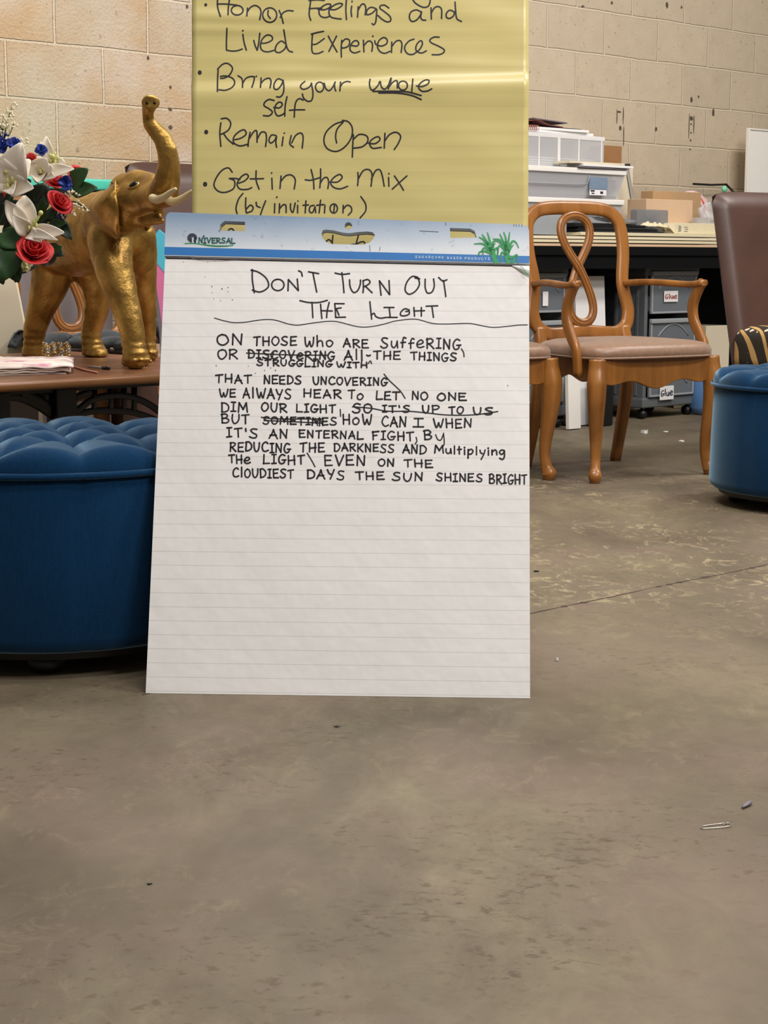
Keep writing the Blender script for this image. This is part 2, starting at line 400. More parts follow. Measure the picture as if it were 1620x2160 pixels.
# floor
CHIPS = [(*tuple(on_z(a, b, 0))[:2], r) for a, b, r in ((720, 1960, .10), (880, 1920, .10), (1020, 1925, .08), (1130, 1850, .13), (1040, 2040, .10), (1250, 1780, .10), (1200, 1990, .10), (690, 1545, .10))]
def floor_material():
    t = NT('worn_concrete'); vec = t.coords()
    vst = t.coords(scale=(1.5, 0.8, 1), rot=(0, 0, 0.25)); n1 = t.noise(vst, 1.1, 5, 0.6, 0.3); n2 = t.noise(vst, 7, 7, 0.72, 0.7); n3 = t.noise(vec, 160, 3, 0.6)
    base = t.ramp(n1, [(0.36, lin((80, 71, 56))), (0.48, lin((106, 97, 78))), (0.58, lin((124, 114, 90))), (0.75, lin((134, 124, 99)))])
    base = t.mix(t.math('MULTIPLY', t.ramp(n2, [(0.35, 0.0), (0.7, 1.0)]), 0.75), base, lin((94, 82, 66)))
    # reddish-grey mottling
    n5 = t.noise(t.coords(loc=(4, 2, 0)), 2.6, 4, 0.6)
    base = t.mix(t.math('MULTIPLY', t.ramp(n5, [(0.45, 0.0), (0.65, 1.0)]), 0.45), base, lin((122, 104, 92)))
    # pale scuffs where the coating has worn
    sc1 = t.noise(t.coords(scale=(1.5, 1.0, 1), rot=(0, 0, -0.45)), 11, 8, 0.80, 1.2)
    sep = t.n('ShaderNodeSeparateXYZ'); t.l(vec, sep.inputs[0])
    far = t.math('MULTIPLY', t.math('MULTIPLY_ADD', sep.outputs[1], 1.6, -5.2, clamp=True), t.math('MULTIPLY_ADD', sep.outputs[1], -1.6, 9.9, clamp=True))
    pale = t.math('MULTIPLY', t.ramp(sc1, [(0.525, 0.0), (0.62, 1.0)]), t.math('MULTIPLY_ADD', far, 0.52, 0.12))
    pale = t.math('MULTIPLY', pale, t.ramp(t.noise(t.coords(loc=(2.2, 5.1, 0)), 2.4, 3, 0.55), [(0.40, 0.12), (0.58, 1.0)]))
    base = t.mix(pale, base, lin((184, 168, 130)))
    # dark chips in clusters
    cl = t.ramp(t.noise(t.coords(loc=(1.7, 0.4, 0)), 2.2, 3, 0.5), [(0.46, 0.0), (0.58, 1.0)])
    ch = t.ramp(t.noise(t.coords(scale=(1.0, 1.3, 1), rot=(0, 0, 0.3)), 40, 4, 0.7), [(0.56, 0.0), (0.64, 1.0)])
    for (qx, qy, rad) in CHIPS:       # worn patches where the coating has chipped
        vd = t.n('ShaderNodeVectorMath', operation='DISTANCE'); t.l(vec, vd.inputs[0]); vd.inputs[1].default_value = (qx, qy, 0)
        mk = t.math('MULTIPLY_ADD', vd.outputs['Value'], -1.6 / rad, 1.6, clamp=True)
        ch2 = t.ramp(t.noise(t.coords(scale=(1.0, 1.5, 1), rot=(0, 0, 0.35)), 30, 5, 0.75, 0.4), [(0.545, 0.0), (0.62, 1.0)])
        base = t.mix(t.math('MULTIPLY', t.math('MULTIPLY', mk, ch2), 0.75), base, lin((70, 58, 38)))
    base = t.mix(t.math('MULTIPLY', t.math('MULTIPLY', cl, ch), 0.7), base, lin((82, 68, 46)))
    dk = t.ramp(t.noise(t.coords(scale=(1, 1.6, 1), loc=(0.3, 7, 0)), 13, 5, 0.75), [(0.55, 0.0), (0.70, 1.0)])
    base = t.mix(t.math('MULTIPLY', dk, 0.5), base, lin((96, 80, 62)))
    base = t.mix(t.math('MULTIPLY', n3, 0.18), base, lin((96, 84, 66)))
    rg = t.ramp(n2, [(0.3, 0.5), (0.7, 0.68)])
    nb = t.bump(n2, 0.10, 0.006); nb = t.bump(n3, 0.10, 0.002, nb)
    return t.out(base, rg, 0, nb, Specular_IOR_Level=0.35)
M['concrete'] = floor_material()
fl = MB().add([(-6, -1.5, 0), (7, -1.5, 0), (7, 14, 0), (-6, 14, 0), (-6, -1.5, -0.1), (7, -1.5, -0.1), (7, 14, -0.1), (-6, 14, -0.1)],
              [(0, 1, 2, 3), (7, 6, 5, 4), (0, 4, 5, 1), (1, 5, 6, 2), (2, 6, 7, 3), (3, 7, 4, 0)]).build('floor', 'concrete')
tag(fl, kind='structure')
# the joint between two floor pours
M['joint'] = simple('joint_dirt', (62, 50, 38), 0.9, var=0.3)
A, B = on_z(1640, 1186, 0), on_z(300, 1466, 0)
d = (A - B).normalized(); nrm = V((-d.y, d.x, 0)); Lg = (A - B).length
m = MB(); N = 150; rr = random.Random(3); vs = []
for i in range(N + 1):
    f = i / N; wv = max(0.0007, 0.0030 * noise.noise(V((f * 21, 0.3, 0))) + 0.0016 + (0.007 if rr.random() < 0.07 else 0))
    c = B + d * (Lg * f) + nrm * (0.008 * noise.noise(V((f * 6, 3, 0))) + 0.002 * noise.noise(V((f * 40, 9, 0))))
    vs += [c + nrm * wv + V((0, 0, 0.0006)), c - nrm * wv + V((0, 0, 0.0006))]
m.add(vs, [(2 * i, 2 * i + 1, 2 * i + 3, 2 * i + 2) for i in range(N)])
tag(m.build('trim_1', 'joint'), kind='structure')
# ================================================================== handwriting tools
def ribbon(mb, pts, wd, put, smooth=True):
    """pts in photo pixels, wd in pixels; put(px,py) -> point on the sheet"""
    p = [V((a, b, 0)) for a, b in pts]
    if len(p) == 1:
        c = p[0]; n = 12
        vs = [put(c.x + wd * math.cos(2 * PI * i / n), c.y + wd * 1.15 * math.sin(2 * PI * i / n)) for i in range(n)]
        mb.add(vs, [tuple(range(n))]); return
    if smooth and len(p) > 2: p = cat(p, 5)
    elif len(p) == 2: p = [p[0] + (p[1] - p[0]) * (k / 4) for k in range(5)]
    vs = []; h = wd / 2; n = len(p)
    for i, q in enumerate(p):
        t = p[min(i + 1, n - 1)] - p[max(i - 1, 0)]
        if t.length < 1e-6: t = V((1, 0, 0))
        t.normalize(); s_ = V((-t.y, t.x, 0)) * h
        hh = 1.0
        vs += [put(q.x + s_.x * hh, q.y + s_.y * hh), put(q.x - s_.x * hh, q.y - s_.y * hh)]
    mb.add(vs, [(2 * i, 2 * i + 1, 2 * i + 3, 2 * i + 2) for i in range(n - 1)])
    for q in (p[0], p[-1]):
        mb.add([put(q.x + h * math.cos(2 * PI * k / 8), q.y + h * math.sin(2 * PI * k / 8)) for k in range(8)], [tuple(range(8))])
GLY = {
'A': [[(0, 1), (.3, .45), (.5, 0)], [(.5, 0), (.72, .5), (1, 1)], [(.12, .66), (.9, .62)]],
'B': [[(.08, 0), (.1, 1)], [(.0, .06), (.5, 0), (.82, .2), (.55, .45), (.12, .5)], [(.12, .5), (.6, .5), (.95, .7), (.7, .95), (.1, 1)]],
'C': [[(.92, .14), (.6, .0), (.2, .2), (.02, .58), (.22, .93), (.6, 1), (1, .86)]],
'D': [[(.1, 0), (.1, 1)], [(0, .05), (.5, .02), (.95, .35), (.88, .75), (.5, .97), (.05, 1)]],
'E': [[(.95, .0), (.06, .04)], [(.08, .02), (.08, .98)], [(.08, .98), (1, .95)], [(.1, .5), (.8, .46)]],
'F': [[(.06, .02), (.1, 1)], [(.0, .06), (1, .0)], [(.1, .5), (.75, .45)]],
'G': [[(.9, .1), (.5, .0), (.12, .28), (.04, .65), (.3, .98), (.75, .92), (.9, .6)], [(.5, .6), (1.05, .58)]],
'H': [[(.08, .0), (.1, 1)], [(.88, .0), (.9, 1)], [(.1, .55), (.95, .5)]],
'I': [[(.05, .03), (.95, .0)], [(.5, .02), (.5, 1)], [(0, 1), (1, .98)]],
'J': [[(.2, 0), (1, 0)], [(.7, 0), (.7, .7), (.4, 1), (0, .8)]],
'K': [[(.1, 0), (.1, 1)], [(.9, 0), (.45, .4), (.12, .55)], [(.3, .5), (.6, .8), (.95, 1)]],
'L': [[(.1, 0), (.08, 1)], [(.08, 1), (1, .95)]],
'M': [[(.05, 1), (.12, 0)], [(.12, 0), (.5, .7)], [(.5, .7), (.88, 0)], [(.88, 0), (.95, 1)]],
'N': [[(.08, 1), (.1, 0)], [(.1, 0), (.85, .96)], [(.85, .96), (.9, 0)]],
'O': [[(.5, .02), (.15, .2), (.02, .6), (.25, .95), (.65, .97), (.97, .6), (.85, .15), (.45, .02)]],
'P': [[(.1, 0), (.12, 1)], [(.0, .08), (.6, .0), (.95, .22), (.65, .5), (.12, .55)]],
'R': [[(.1, 0), (.12, 1)], [(.0, .08), (.55, .0), (.88, .2), (.6, .45), (.12, .54)], [(.3, .52), (.65, .75), (1, 1)]],
'S': [[(.9, .06), (.45, .0), (.15, .2), (.4, .45), (.85, .65), (.75, .95), (.3, 1), (.0, .88)]],
'T': [[(.0, .08), (1, .0)], [(.5, .04), (.52, 1)]],
'U': [[(.08, 0), (.1, .6), (.35, .98), (.7, .92), (.9, .5), (.92, 0)]],
'V': [[(.05, 0), (.45, 1)], [(.45, 1), (.98, 0)]],
'W': [[(.03, 0), (.15, .7), (.3, 1), (.5, .45)], [(.5, .45), (.68, .98), (.85, .7), (.98, 0)]],
'Y': [[(.05, 0), (.3, .45), (.52, .5)], [(.95, 0), (.7, .5), (.4, 1.05)]],
"'": [[(.4, 0), (.6, .3)]],
'a': [[(.85, .35), (.4, .3), (.05, .65), (.3, 1), (.75, .75), (.85, .35)], [(.86, .35), (.95, 1)]],
'e': [[(.05, .65), (.6, .62), (.9, .42), (.55, .22), (.12, .5), (.1, .85), (.5, 1), (1, .88)]],
'f': [[(.9, .05), (.55, .0), (.35, .3), (.35, 1)], [(.05, .5), (.85, .45)]],
'h': [[(.1, -.1), (.12, 1)], [(.12, .7), (.45, .4), (.8, .5), (.85, 1)]],
'i': [[(.5, .35), (.5, 1)], [(.5, .08)]],
'l': [[(.45, -.1), (.5, 1)]],
'n': [[(.1, .35), (.12, 1)], [(.12, .65), (.5, .32), (.85, .5), (.88, 1)]],
'o': [[(.5, .35), (.1, .55), (.2, .95), (.65, 1), (.95, .65), (.7, .38), (.45, .35)]],
'p': [[(.1, .35), (.12, 1.5)], [(.12, .5), (.6, .32), (.95, .6), (.6, .95), (.12, .95)]],
'r': [[(.15, .35), (.18, 1)], [(.18, .65), (.5, .4), (.95, .38)]],
't': [[(.45, .0), (.48, 1)], [(.0, .42), (.95, .38)]],
'u': [[(.08, .35), (.1, .8), (.4, 1), (.75, .8), (.85, .35)], [(.85, .35), (.92, 1)]],
'y': [[(.08, .35), (.2, .75), (.5, .85)], [(.9, .35), (.7, .95), (.3, 1.6)]],
'g': [[(.85, .4), (.4, .32), (.05, .62), (.35, .92), (.8, .6), (.87, .4)], [(.87, .4), (.85, 1.2), (.55, 1.6), (.05, 1.45)]],
}
NARROW = {'I': .55, 'i': .35, 'l': .35, "'": .25, 't': .6, 'f': .7, 'r': .7, 'M': 1.15, 'W': 1.25, 'L': .8, 'E': .8, 'T': .85, 'F': .8}
JR = random.Random(11)
def word(mb, text, x0, y0, x1, y1, wd, put, gap=.28, slope=.022, jit=.04):
    ws = [NARROW.get(c, .9) for c in text]; tot = sum(ws) + gap * (len(text) - 1); k = (x1 - x0) / tot; x = x0; h = y1 - y0
    for c, wc in zip(text, ws):
        cw = wc * k; dy = JR.uniform(-.06, .06) * h; sh = JR.uniform(-.04, .08)
        for st in GLY[c]:
            pts = []
            for (a, b) in st:
                a += JR.uniform(-jit, jit); b += JR.uniform(-jit, jit) * .7
                X = x + a * cw + (1 - b) * sh * h * .5
                pts.append((X, y0 + b * h + dy + (X - x0) * slope))
            if len(pts) == 1: ribbon(mb, pts, wd * .62, put)
            else: ribbon(mb, pts, wd * JR.uniform(.92, 1.1), put)
        x += cw + gap * k
def strokes(mb, ox, oy, sc_, lst, wd, put):
    for st in lst:
        ribbon(mb, [(ox + a / sc_, oy + b / sc_) for a, b in st], wd, put)
def dot(mb, x, y, r, put): ribbon(mb, [(x, y)], r, put)
def ell(cx, cy, rx, ry, a0=-100, sweep=370, n=14):
    return [(cx + rx * math.cos(math.radians(a0 - sweep * i / n)), cy + ry * math.sin(math.radians(a0 - sweep * i / n))) for i in range(n + 1)]

# ================================================================== white easel pad leaning in front
BL, BR = on_z(307, 1463, 0.0), on_z(1118, 1474, 0.0)
ex = (BR - BL).normalized(); back = V((-ex.y, ex.x, 0))
best = None
for k in range(0, 400):
    th = k / 1000
    up = V((0, 0, 1)) * math.cos(th) + back * math.sin(th); nn = ex.cross(up)   # toward the camera is -back
    if nn.y > 0: nn = -nn
    tl, tr = on_plane(350, 448, BL, nn), on_plane(1116, 475, BL, nn)
    e = abs((tr - tl).length - (BR - BL).length)
    if best is None or e < best[0]: best = (e, th, up, nn, tl, tr)
_, TH, PUP, PN, TL, TR = best
print('pad lean', TH, 'width', (BR - BL).length, (TR - TL).length, 'height', (TL - BL).length, (TR - BR).length, 'TL', TL, 'BL', BL)
def pad(px, py, off=0.0): return on_plane(px, py, BL, PN) + PN * off
def slab(mb, outline, front, depth, holes=()):
    """a board cut to a pixel outline on the pad's plane, with real thickness and real cut-outs"""
    bm = bmesh.new(); edges = []; loops = []
    for lp in [outline] + list(holes):
        vs = [bm.verts.new(pad(a, b, front)) for a, b in lp]; loops.append(vs)
        edges += [bm.edges.new((vs[i], vs[(i + 1) % len(vs)])) for i in range(len(vs))]
    bmesh.ops.triangle_fill(bm, use_beauty=True, edges=edges)
    bm.verts.index_update(); bm.verts.ensure_lookup_table()
    vs = [v.co.copy() for v in bm.verts]; fs = [tuple(v.index for v in f.verts) for f in bm.faces]
    idx = [[v.index for v in lp] for lp in loops]; bm.free()
    n = len(vs); bk = [v - PN * depth for v in vs]
    allf = fs + [tuple(i + n for i in reversed(f)) for f in fs]
    for lp in idx:
        for i in range(len(lp)):
            a, b = lp[i], lp[(i + 1) % len(lp)]; allf.append((a, b, b + n, a + n))
    mb.add(vs + bk, allf); return mb
def rnd(x0, y0, x1, y1, r, n=5, sk=0.0, corners=(1, 1, 1, 1)):
    pts = []
    for (cx, cy, a, on) in ((x1 - r, y0 + r, -90, corners[1]), (x1 - r, y1 - r, 0, corners[2]), (x0 + r, y1 - r, 90, corners[3]), (x0 + r, y0 + r, 180, corners[0])):
        if on:
            for i in range(n + 1):
                an = math.radians(a + 90 * i / n); pts.append((cx + r * math.cos(an), cy + r * math.sin(an)))
        else:
            an = math.radians(a + 45); pts.append((cx + math.copysign(r, math.cos(an)), cy + math.copysign(r, math.sin(an))))
    return [(a, b + sk * (a - x0)) for a, b in pts]
SL = (475 - 448) / (1116 - 350)
base = (BL + BR) / 2
easel_pad = thing('easel_pad', 'white lined easel pad with handwritten poem leaning upright on the floor', 'easel pad', base)
# backing board + pages
pages = slab(MB(), [(348, 546), (1116, 563), (1118.2, 1473), (307, 1462)], -0.001, 0.011)
t = NT('ruled_paper'); 
tc = t.n('ShaderNodeTexCoord'); sepn = t.n('ShaderNodeSeparateXYZ')
# ruling runs along the sheet: measure distance up the leaning sheet
dotn = t.n('ShaderNodeVectorMath', operation='DOT_PRODUCT'); t.l(tc.outputs['Object'], dotn.inputs[0]); dotn.inputs[1].default_value = tuple(PUP)
yy = t.math('DIVIDE', t.math('ADD', dotn.outputs['Value'], 10 * 0.0254 - 0.004), 0.0254)
fr = t.math('FRACT', yy)
linef = t.math('LESS_THAN', fr, 0.055)
n1 = t.noise(t.coords(), 5, 4, 0.6); n2 = t.noise(t.coords(scale=(0.5, 1, 3)), 22, 3, 0.5)
c = t.mix(n1, lin((226, 224, 222)), lin((236, 234, 232)))
c = t.mix(t.math('MULTIPLY', linef, 0.34), c, lin((156, 156, 154)))
nb = t.bump(n1, 0.25, 0.02); nb = t.bump(fr, 0.10, 0.004, nb)
M['ruled'] = t.out(c, 0.62, 0, nb, Specular_IOR_Level=0.35)
sheet = pages.build('paper_sheet', 'ruled', easel_pad, wloc=base)
sheet['label'] = 'white ruled sheet with black handwriting'
bb = slab(MB(), [(352, 452), (1113, 478), (1116, 1470.5), (309.5, 1459.5)], -0.0125, 0.003)
M['pad_back'] = simple('pad_backboard', (92, 62, 50), 0.8)
# header with its carrying holes
hole_l = [(462, 487), (465, 474), (474, 467), (517, 468.5), (517, 488.5)]
hole_r = [(949, 481.5), (992, 483), (1001, 488), (1006, 502), (950, 503)]
cx, cy = 735, 477
hole_c = [(cx + 8 * math.cos(2 * PI * i / 14), cy + 7.6 * math.sin(2 * PI * i / 14)) for i in range(14)]
hz = [(678, 493), (681, 486.5), (688, 485), (703, 486.5), (724, 491.5), (737, 492.5), (757, 490), (775, 489), (786, 490.5), (791, 496), (788, 504), (779, 513), (764, 517), (700, 515.5), (688, 511), (681, 503)]
bbm = slab(MB(), [(352, 455), (1113, 481), (1116, 1470.5), (309.5, 1459.5)], -0.0125, 0.003, [hole_l, hole_r, hole_c, hz])
bbm.build('backing_board', 'pad_back', easel_pad, wloc=base)
t = NT('header_print')
tc = t.n('ShaderNodeTexCoord'); dn = t.n('ShaderNodeVectorMath', operation='DOT_PRODUCT')
t.l(tc.outputs['Object'], dn.inputs[0]); dn.inputs[1].default_value = tuple(PUP)
ht = (TL - base).dot(PUP); hb = (pad(348, 524) - base).dot(PUP)
g = t.math('DIVIDE', t.math('SUBTRACT', dn.outputs['Value'], hb), ht - hb)
g = t.math('ADD', g, t.math('MULTIPLY', t.math('SUBTRACT', t.noise(t.coords(), 6, 3), 0.5), 0.35))
c = t.ramp(g, [(0.0, lin((208, 214, 220))), (0.35, lin((176, 188, 202))), (0.9, lin((126, 148, 174)))])
c = t.mix(t.math('MULTIPLY', t.ramp(t.noise(t.coords(), 60, 3, 0.7), [(0.62, 0.0), (0.7, 1.0)]), 0.35), c, lin((98, 112, 130)))
M['header'] = t.out(c, 0.4, 0, t.bump(t.noise(t.coords(), 8, 2), 0.12, 0.01))
top = [(1116.5, 563), (347.5, 546)]
outl = [(359, 448.3), (1100, 474.4), (1108, 476), (1114, 480), (1116, 488), (1117, 557), (347, 540), (350, 460), (353, 452)]
header = slab(MB(), outl, 0.002, 0.0144, [hole_l, hole_r, hole_c, hz]).build('header_board', 'header', easel_pad, wloc=base)
header['label'] = 'pale blue printed header with carrying holes'
def printed(name, build, mat, off, label=None):
    m_ = MB(); build(m_, lambda a, b: pad(a, b, off)); o = m_.build(name, mat, header, wloc=base, fix=False)
    if label: o['label'] = label
    return o
M['band_blue'] = simple('band_blue', (44, 112, 180), 0.4, var=0.1, scale=25)
M['print_green'] = simple('print_green', (38, 142, 78), 0.5, var=0.15, scale=60)
M['print_dkgreen'] = simple('print_dark_green', (38, 92, 84), 0.5, var=0.1)
M['print_dark'] = simple('print_dark', (42, 48, 66), 0.5)
M['print_pale'] = simple('print_pale', (178, 204, 226), 0.5)
def band(mb, put):
    N = 24; vs = []
    for i in range(N + 1):
        f = i / N; a = 347.6 + (1116.8 - 347.6) * f; vs += [put(a, 521.5 + 19.5 * f), put(a - .3, 538.5 + 17.5 * f)]
    mb.add(vs, [(2 * i, 2 * i + 1, 2 * i + 3, 2 * i + 2) for i in range(N)])
printed('printed_band', band, 'band_blue', 0.0024, 'blue stripe along the foot of the header')
def logo(mb, put):
    n = 20; ri, ro = 3.4, 10.3; cxx, cyy = 406.0, 502.5; vs = []
    for i in range(n + 1):
        a = math.radians(62 - 304 * i / n)
        vs += [put(cxx + ro * math.cos(a), cyy + 9.4 * math.sin(a)), put(cxx + 1 + ri * math.cos(a), cyy + 2 + 4 * math.sin(a))]
    mb.add(vs, [(2 * i, 2 * i + 1, 2 * i + 3, 2 * i + 2) for i in range(n)])
    ribbon(mb, [(412, 503), (412, 512)], 4.2, put); ribbon(mb, [(403.5, 504), (403.5, 511.5)], 3.4, put)
    dot(mb, 430.3, 499.2, 1.8, put)
printed('logo', logo, 'print_dark', 0.0028, 'dark round emblem')
def brandword(mb, put):
    st = JR.getstate(); word(mb, 'NIVERSAL', 419.5, 502.4, 496, 513, 2.7, put, gap=.22, slope=.012, jit=0.0); JR.setstate(st)
printed('logo_lettering', brandword, 'print_dkgreen', 0.0028, 'dark green lettering')
printed('logo_swoosh', lambda mb, put: (ribbon(mb, [(391, 514.5), (410, 514.2), (432, 517.2), (458, 519.6), (480, 519.6), (492, 518)], 2.0, put), ribbon(mb, [(432, 517.5), (455, 520.3), (480, 519.8)], 2.4, put)), 'print_green', 0.0027)
def tagline(mb, put):
    x = 876.0
    for wd_, x0, x1, yy0 in (('SUGARCANE', 876, 935.5, 540.4), ('BASED', 943, 973.5, 542.6), ('PRODUCTS', 980, 1033, 543.6)):
        word(mb, wd_, x0, yy0, x1, yy0 + 4.6, 1.15, put, gap=.75, slope=.022, jit=0.0)
printed('tagline', tagline, 'print_pale', 0.0029)
def plants(mb, put):
    Z = 6.0; O = (860, 480)
    def blade(pts, w0, w1=1.2):
        p = cat([V((O[0] + a / Z, O[1] + b / Z, 0)) for a, b in pts], 5); n = len(p); vs = []
        for i, q in enumerate(p):
            tt = (p[min(i + 1, n - 1)] - p[max(i - 1, 0)]).normalized(); h = (w0 + (w1 - w0) * (i / (n - 1)) ** 1.0) / 2
            vs += [put(q.x - tt.y * h, q.y + tt.x * h), put(q.x + tt.y * h, q.y - tt.x * h)]
        mb.add(vs, [(2 * i, 2 * i + 1, 2 * i + 3, 2 * i + 2) for i in range(n - 1)])
    for dx, f in ((0, 1), (170, 1)):
        pass
    blade([(1130, 460), (1100, 400), (1075, 320), (1050, 250)], 9, 12)
    blade([(1060, 300), (1020, 230), (1000, 190)], 9, 3)
    for p in ([(1020, 230), (960, 160), (900, 125)], [(1020, 220), (975, 140), (940, 90)], [(1050, 230), (1030, 140), (1008, 65)], [(1010, 240), (940, 210), (840, 212)],
              [(1060, 310), (990, 265), (945, 285), (960, 365)], [(1070, 340), (980, 305), (905, 320), (910, 370)], [(1080, 260), (1080, 190), (1130, 175), (1200, 225)],
              [(1090, 300), (1130, 265), (1140, 300), (1130, 380)], [(1075, 240), (1095, 215), (1110, 205)]):
        blade(p, 5.5, 1.8)
    blade([(1285, 460), (1262, 400), (1255, 320), (1250, 240)], 10, 12)
    blade([(1255, 300), (1240, 220), (1238, 180)], 8, 3)
    for p in ([(1240, 250), (1200, 160), (1165, 85)], [(1250, 240), (1240, 140), (1215, 60)], [(1265, 240), (1280, 150), (1290, 62)], [(1235, 260), (1170, 165), (1075, 148)],
              [(1285, 250), (1325, 180), (1370, 195), (1405, 265)], [(1240, 300), (1180, 240), (1150, 250), (1140, 370)], [(1275, 320), (1310, 255), (1340, 225)],
              [(1250, 350), (1195, 320), (1180, 370), (1183, 450)], [(1275, 400), (1350, 370), (1385, 355), (1398, 460)], [(1330, 460), (1350, 390), (1375, 365)]):
        blade(p, 5.5, 1.8)
printed('plant_print', plants, 'print_green', 0.0031, 'two green grass plants')
# little tears, scuffs and the drawn shadow of the torn edge under the header
for q in ([(780, 518), (781, 531)], [(802, 522), (801, 530)], [(885, 488), (925, 490)], [(1084, 473.8), (1084, 478)], [(1089, 474), (1089, 479)], [(1095, 474.4), (1095, 479)], [(1101, 475), (1101, 479)], [(940, 470), (941, 476)], [(462, 487), (464, 490)]):
    printed('scuff', lambda mb, put: ribbon(mb, q, .9, put), 'print_dark', 0.0027)
pc = MB().grid(lambda u, v: pad(1080 + 36.5 * u + .6 * v, 560.5 + .9 * u + v * (1 + 24 * u ** 1.1), 0.001 + 0.007 * math.sin(PI * min(1, v)) * u), 10, 6)
cn = pc.build('page_corner', 'white_paper', easel_pad, wloc=base, smooth=True); cn['label'] = 'page corner curling up under the header'
mm = MB(); ribbon(mm, [(1097, 566), (1101, 566.5), (1105, 571)], 1.4, lambda a, b: pad(a, b, 0.0085)); ribbon(mm, [(1106, 573), (1109, 579), (1112, 582)], 2.2, lambda a, b: pad(a, b, 0.0085))
mm.build('corner_print', 'print_green', cn, wloc=base, fix=False)
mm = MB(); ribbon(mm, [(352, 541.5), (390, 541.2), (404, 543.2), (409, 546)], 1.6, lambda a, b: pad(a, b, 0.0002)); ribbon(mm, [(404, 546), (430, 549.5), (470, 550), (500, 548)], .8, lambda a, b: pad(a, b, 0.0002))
M['tear_shade'] = simple('tear_shadow', (120, 108, 108), 0.9)  # flat grey lines on the sheet draw the shadow along the tear
mm.build('torn_edge_shadow', 'tear_shade', sheet, wloc=base, fix=False)

def wput(a, b): return pad(a, b, -0.0007)
def clusters(lst, gap):
    it = sorted(((min(p[0] for p in s_), max(p[0] for p in s_), s_) for s_ in lst), key=lambda q: q[0]); out = []; hi = -1e9
    for a, b, s_ in it:
        if a > hi + gap: out.append([])
        out[-1].append(s_); hi = max(hi, b)
    return out
class Lines(MB):
    pass
def wline(build, gap=25):
    m_ = MB(); col = []; m_.collect = col; build(m_)
    return m_.build('handwriting', 'ink', sheet, wloc=base, fix=False)
def wtitle(T_, lst, wd):
    for grp in clusters([[(T_[0] + a / T_[2], T_[1] + b / T_[2]) for a, b in st] for st in lst], 25):
        m_ = MB()
        for st in grp: ribbon(m_, st, wd, wput)
        m_.build('handwriting', 'ink', sheet, wloc=base, fix=False)
# title
T0 = (520, 560, 3.682)
wtitle(T0, [
    [(45, 30), (45, 110), (60, 210)], [(35, 35), (90, 50), (150, 95), (172, 150), (150, 185), (100, 205), (45, 190)],
    ell(243, 150, 48, 44), [(322, 195), (325, 108)], [(325, 108), (400, 192)], [(402, 194), (394, 104)], [(405, 40), (425, 52), (433, 82)],
    [(482, 48), (520, 55), (560, 62)], [(515, 55), (530, 130), (545, 205)],
    [(688, 58), (740, 68), (800, 62)], [(740, 55), (750, 130), (757, 210)], [(800, 110), (805, 165), (830, 208), (862, 195), (882, 150), (885, 112)],
    [(905, 115), (908, 165), (905, 210)], [(905, 118), (940, 108), (960, 128), (940, 150), (910, 165)], [(925, 162), (975, 210)],
    [(1045, 230), (1032, 118)], [(1032, 118), (1110, 224)], [(1112, 225), (1107, 116)],
    [(1330, 90), (1285, 85), (1245, 130), (1232, 190), (1262, 222), (1310, 200), (1342, 150), (1335, 105), (1308, 88)], [(1310, 96), (1345, 102)],
    [(1388, 105), (1388, 170), (1405, 212), (1440, 205), (1458, 160), (1453, 103)], [(1492, 92), (1525, 120), (1556, 110)], [(1530, 115), (1540, 180), (1548, 240)]], 3.4)
wtitle(T0, [
    [(415, 272), (480, 286), (560, 286), (627, 270)], [(508, 285), (512, 345), (515, 404)], [(575, 300), (580, 360), (585, 410)], [(642, 285), (627, 350), (622, 404)], [(580, 350), (665, 352)],
    [(685, 295), (690, 350), (692, 402)], [(692, 402), (768, 400)], [(685, 295), (758, 296)], [(688, 335), (735, 328)], [(700, 342), (718, 385)],
    [(958, 280), (965, 350), (972, 415)], [(968, 385), (990, 370), (1005, 395), (1040, 408), (1085, 402)], [(1068, 325), (1145, 325)], [(1108, 325), (1116, 400)], [(1095, 402), (1170, 402)],
    [(1265, 345), (1230, 335), (1200, 360), (1197, 385), (1228, 390), (1260, 378), (1264, 358), (1238, 355)], [(1300, 325), (1305, 392)], [(1358, 325), (1358, 392)], [(1300, 352), (1382, 350)],
    [(1395, 315), (1485, 312)], [(1440, 315), (1452, 402)]], 3.3)
def wave(m_):
    p = [(330 + a / 3.951, 430 + b / 3.951) for a, b in [(483, 950), (550, 970), (640, 988), (740, 985), (850, 968), (930, 963), (1000, 970), (1100, 1000), (1180, 1010), (1280, 995), (1400, 980), (1480, 978)]]
    p += [(720 + a / 3.951, 430 + b / 3.951) for a, b in [(0, 988), (80, 1010), (160, 1025), (240, 1023), (340, 1005), (450, 975), (580, 960), (650, 965), (760, 995), (880, 1000), (1060, 995), (1150, 1010), (1260, 1028), (1380, 1020), (1470, 1010), (1550, 1008)]]
    ribbon(m_, p, 2.0, wput)
o = wline(wave); o['label'] = 'wavy underline beneath the title'
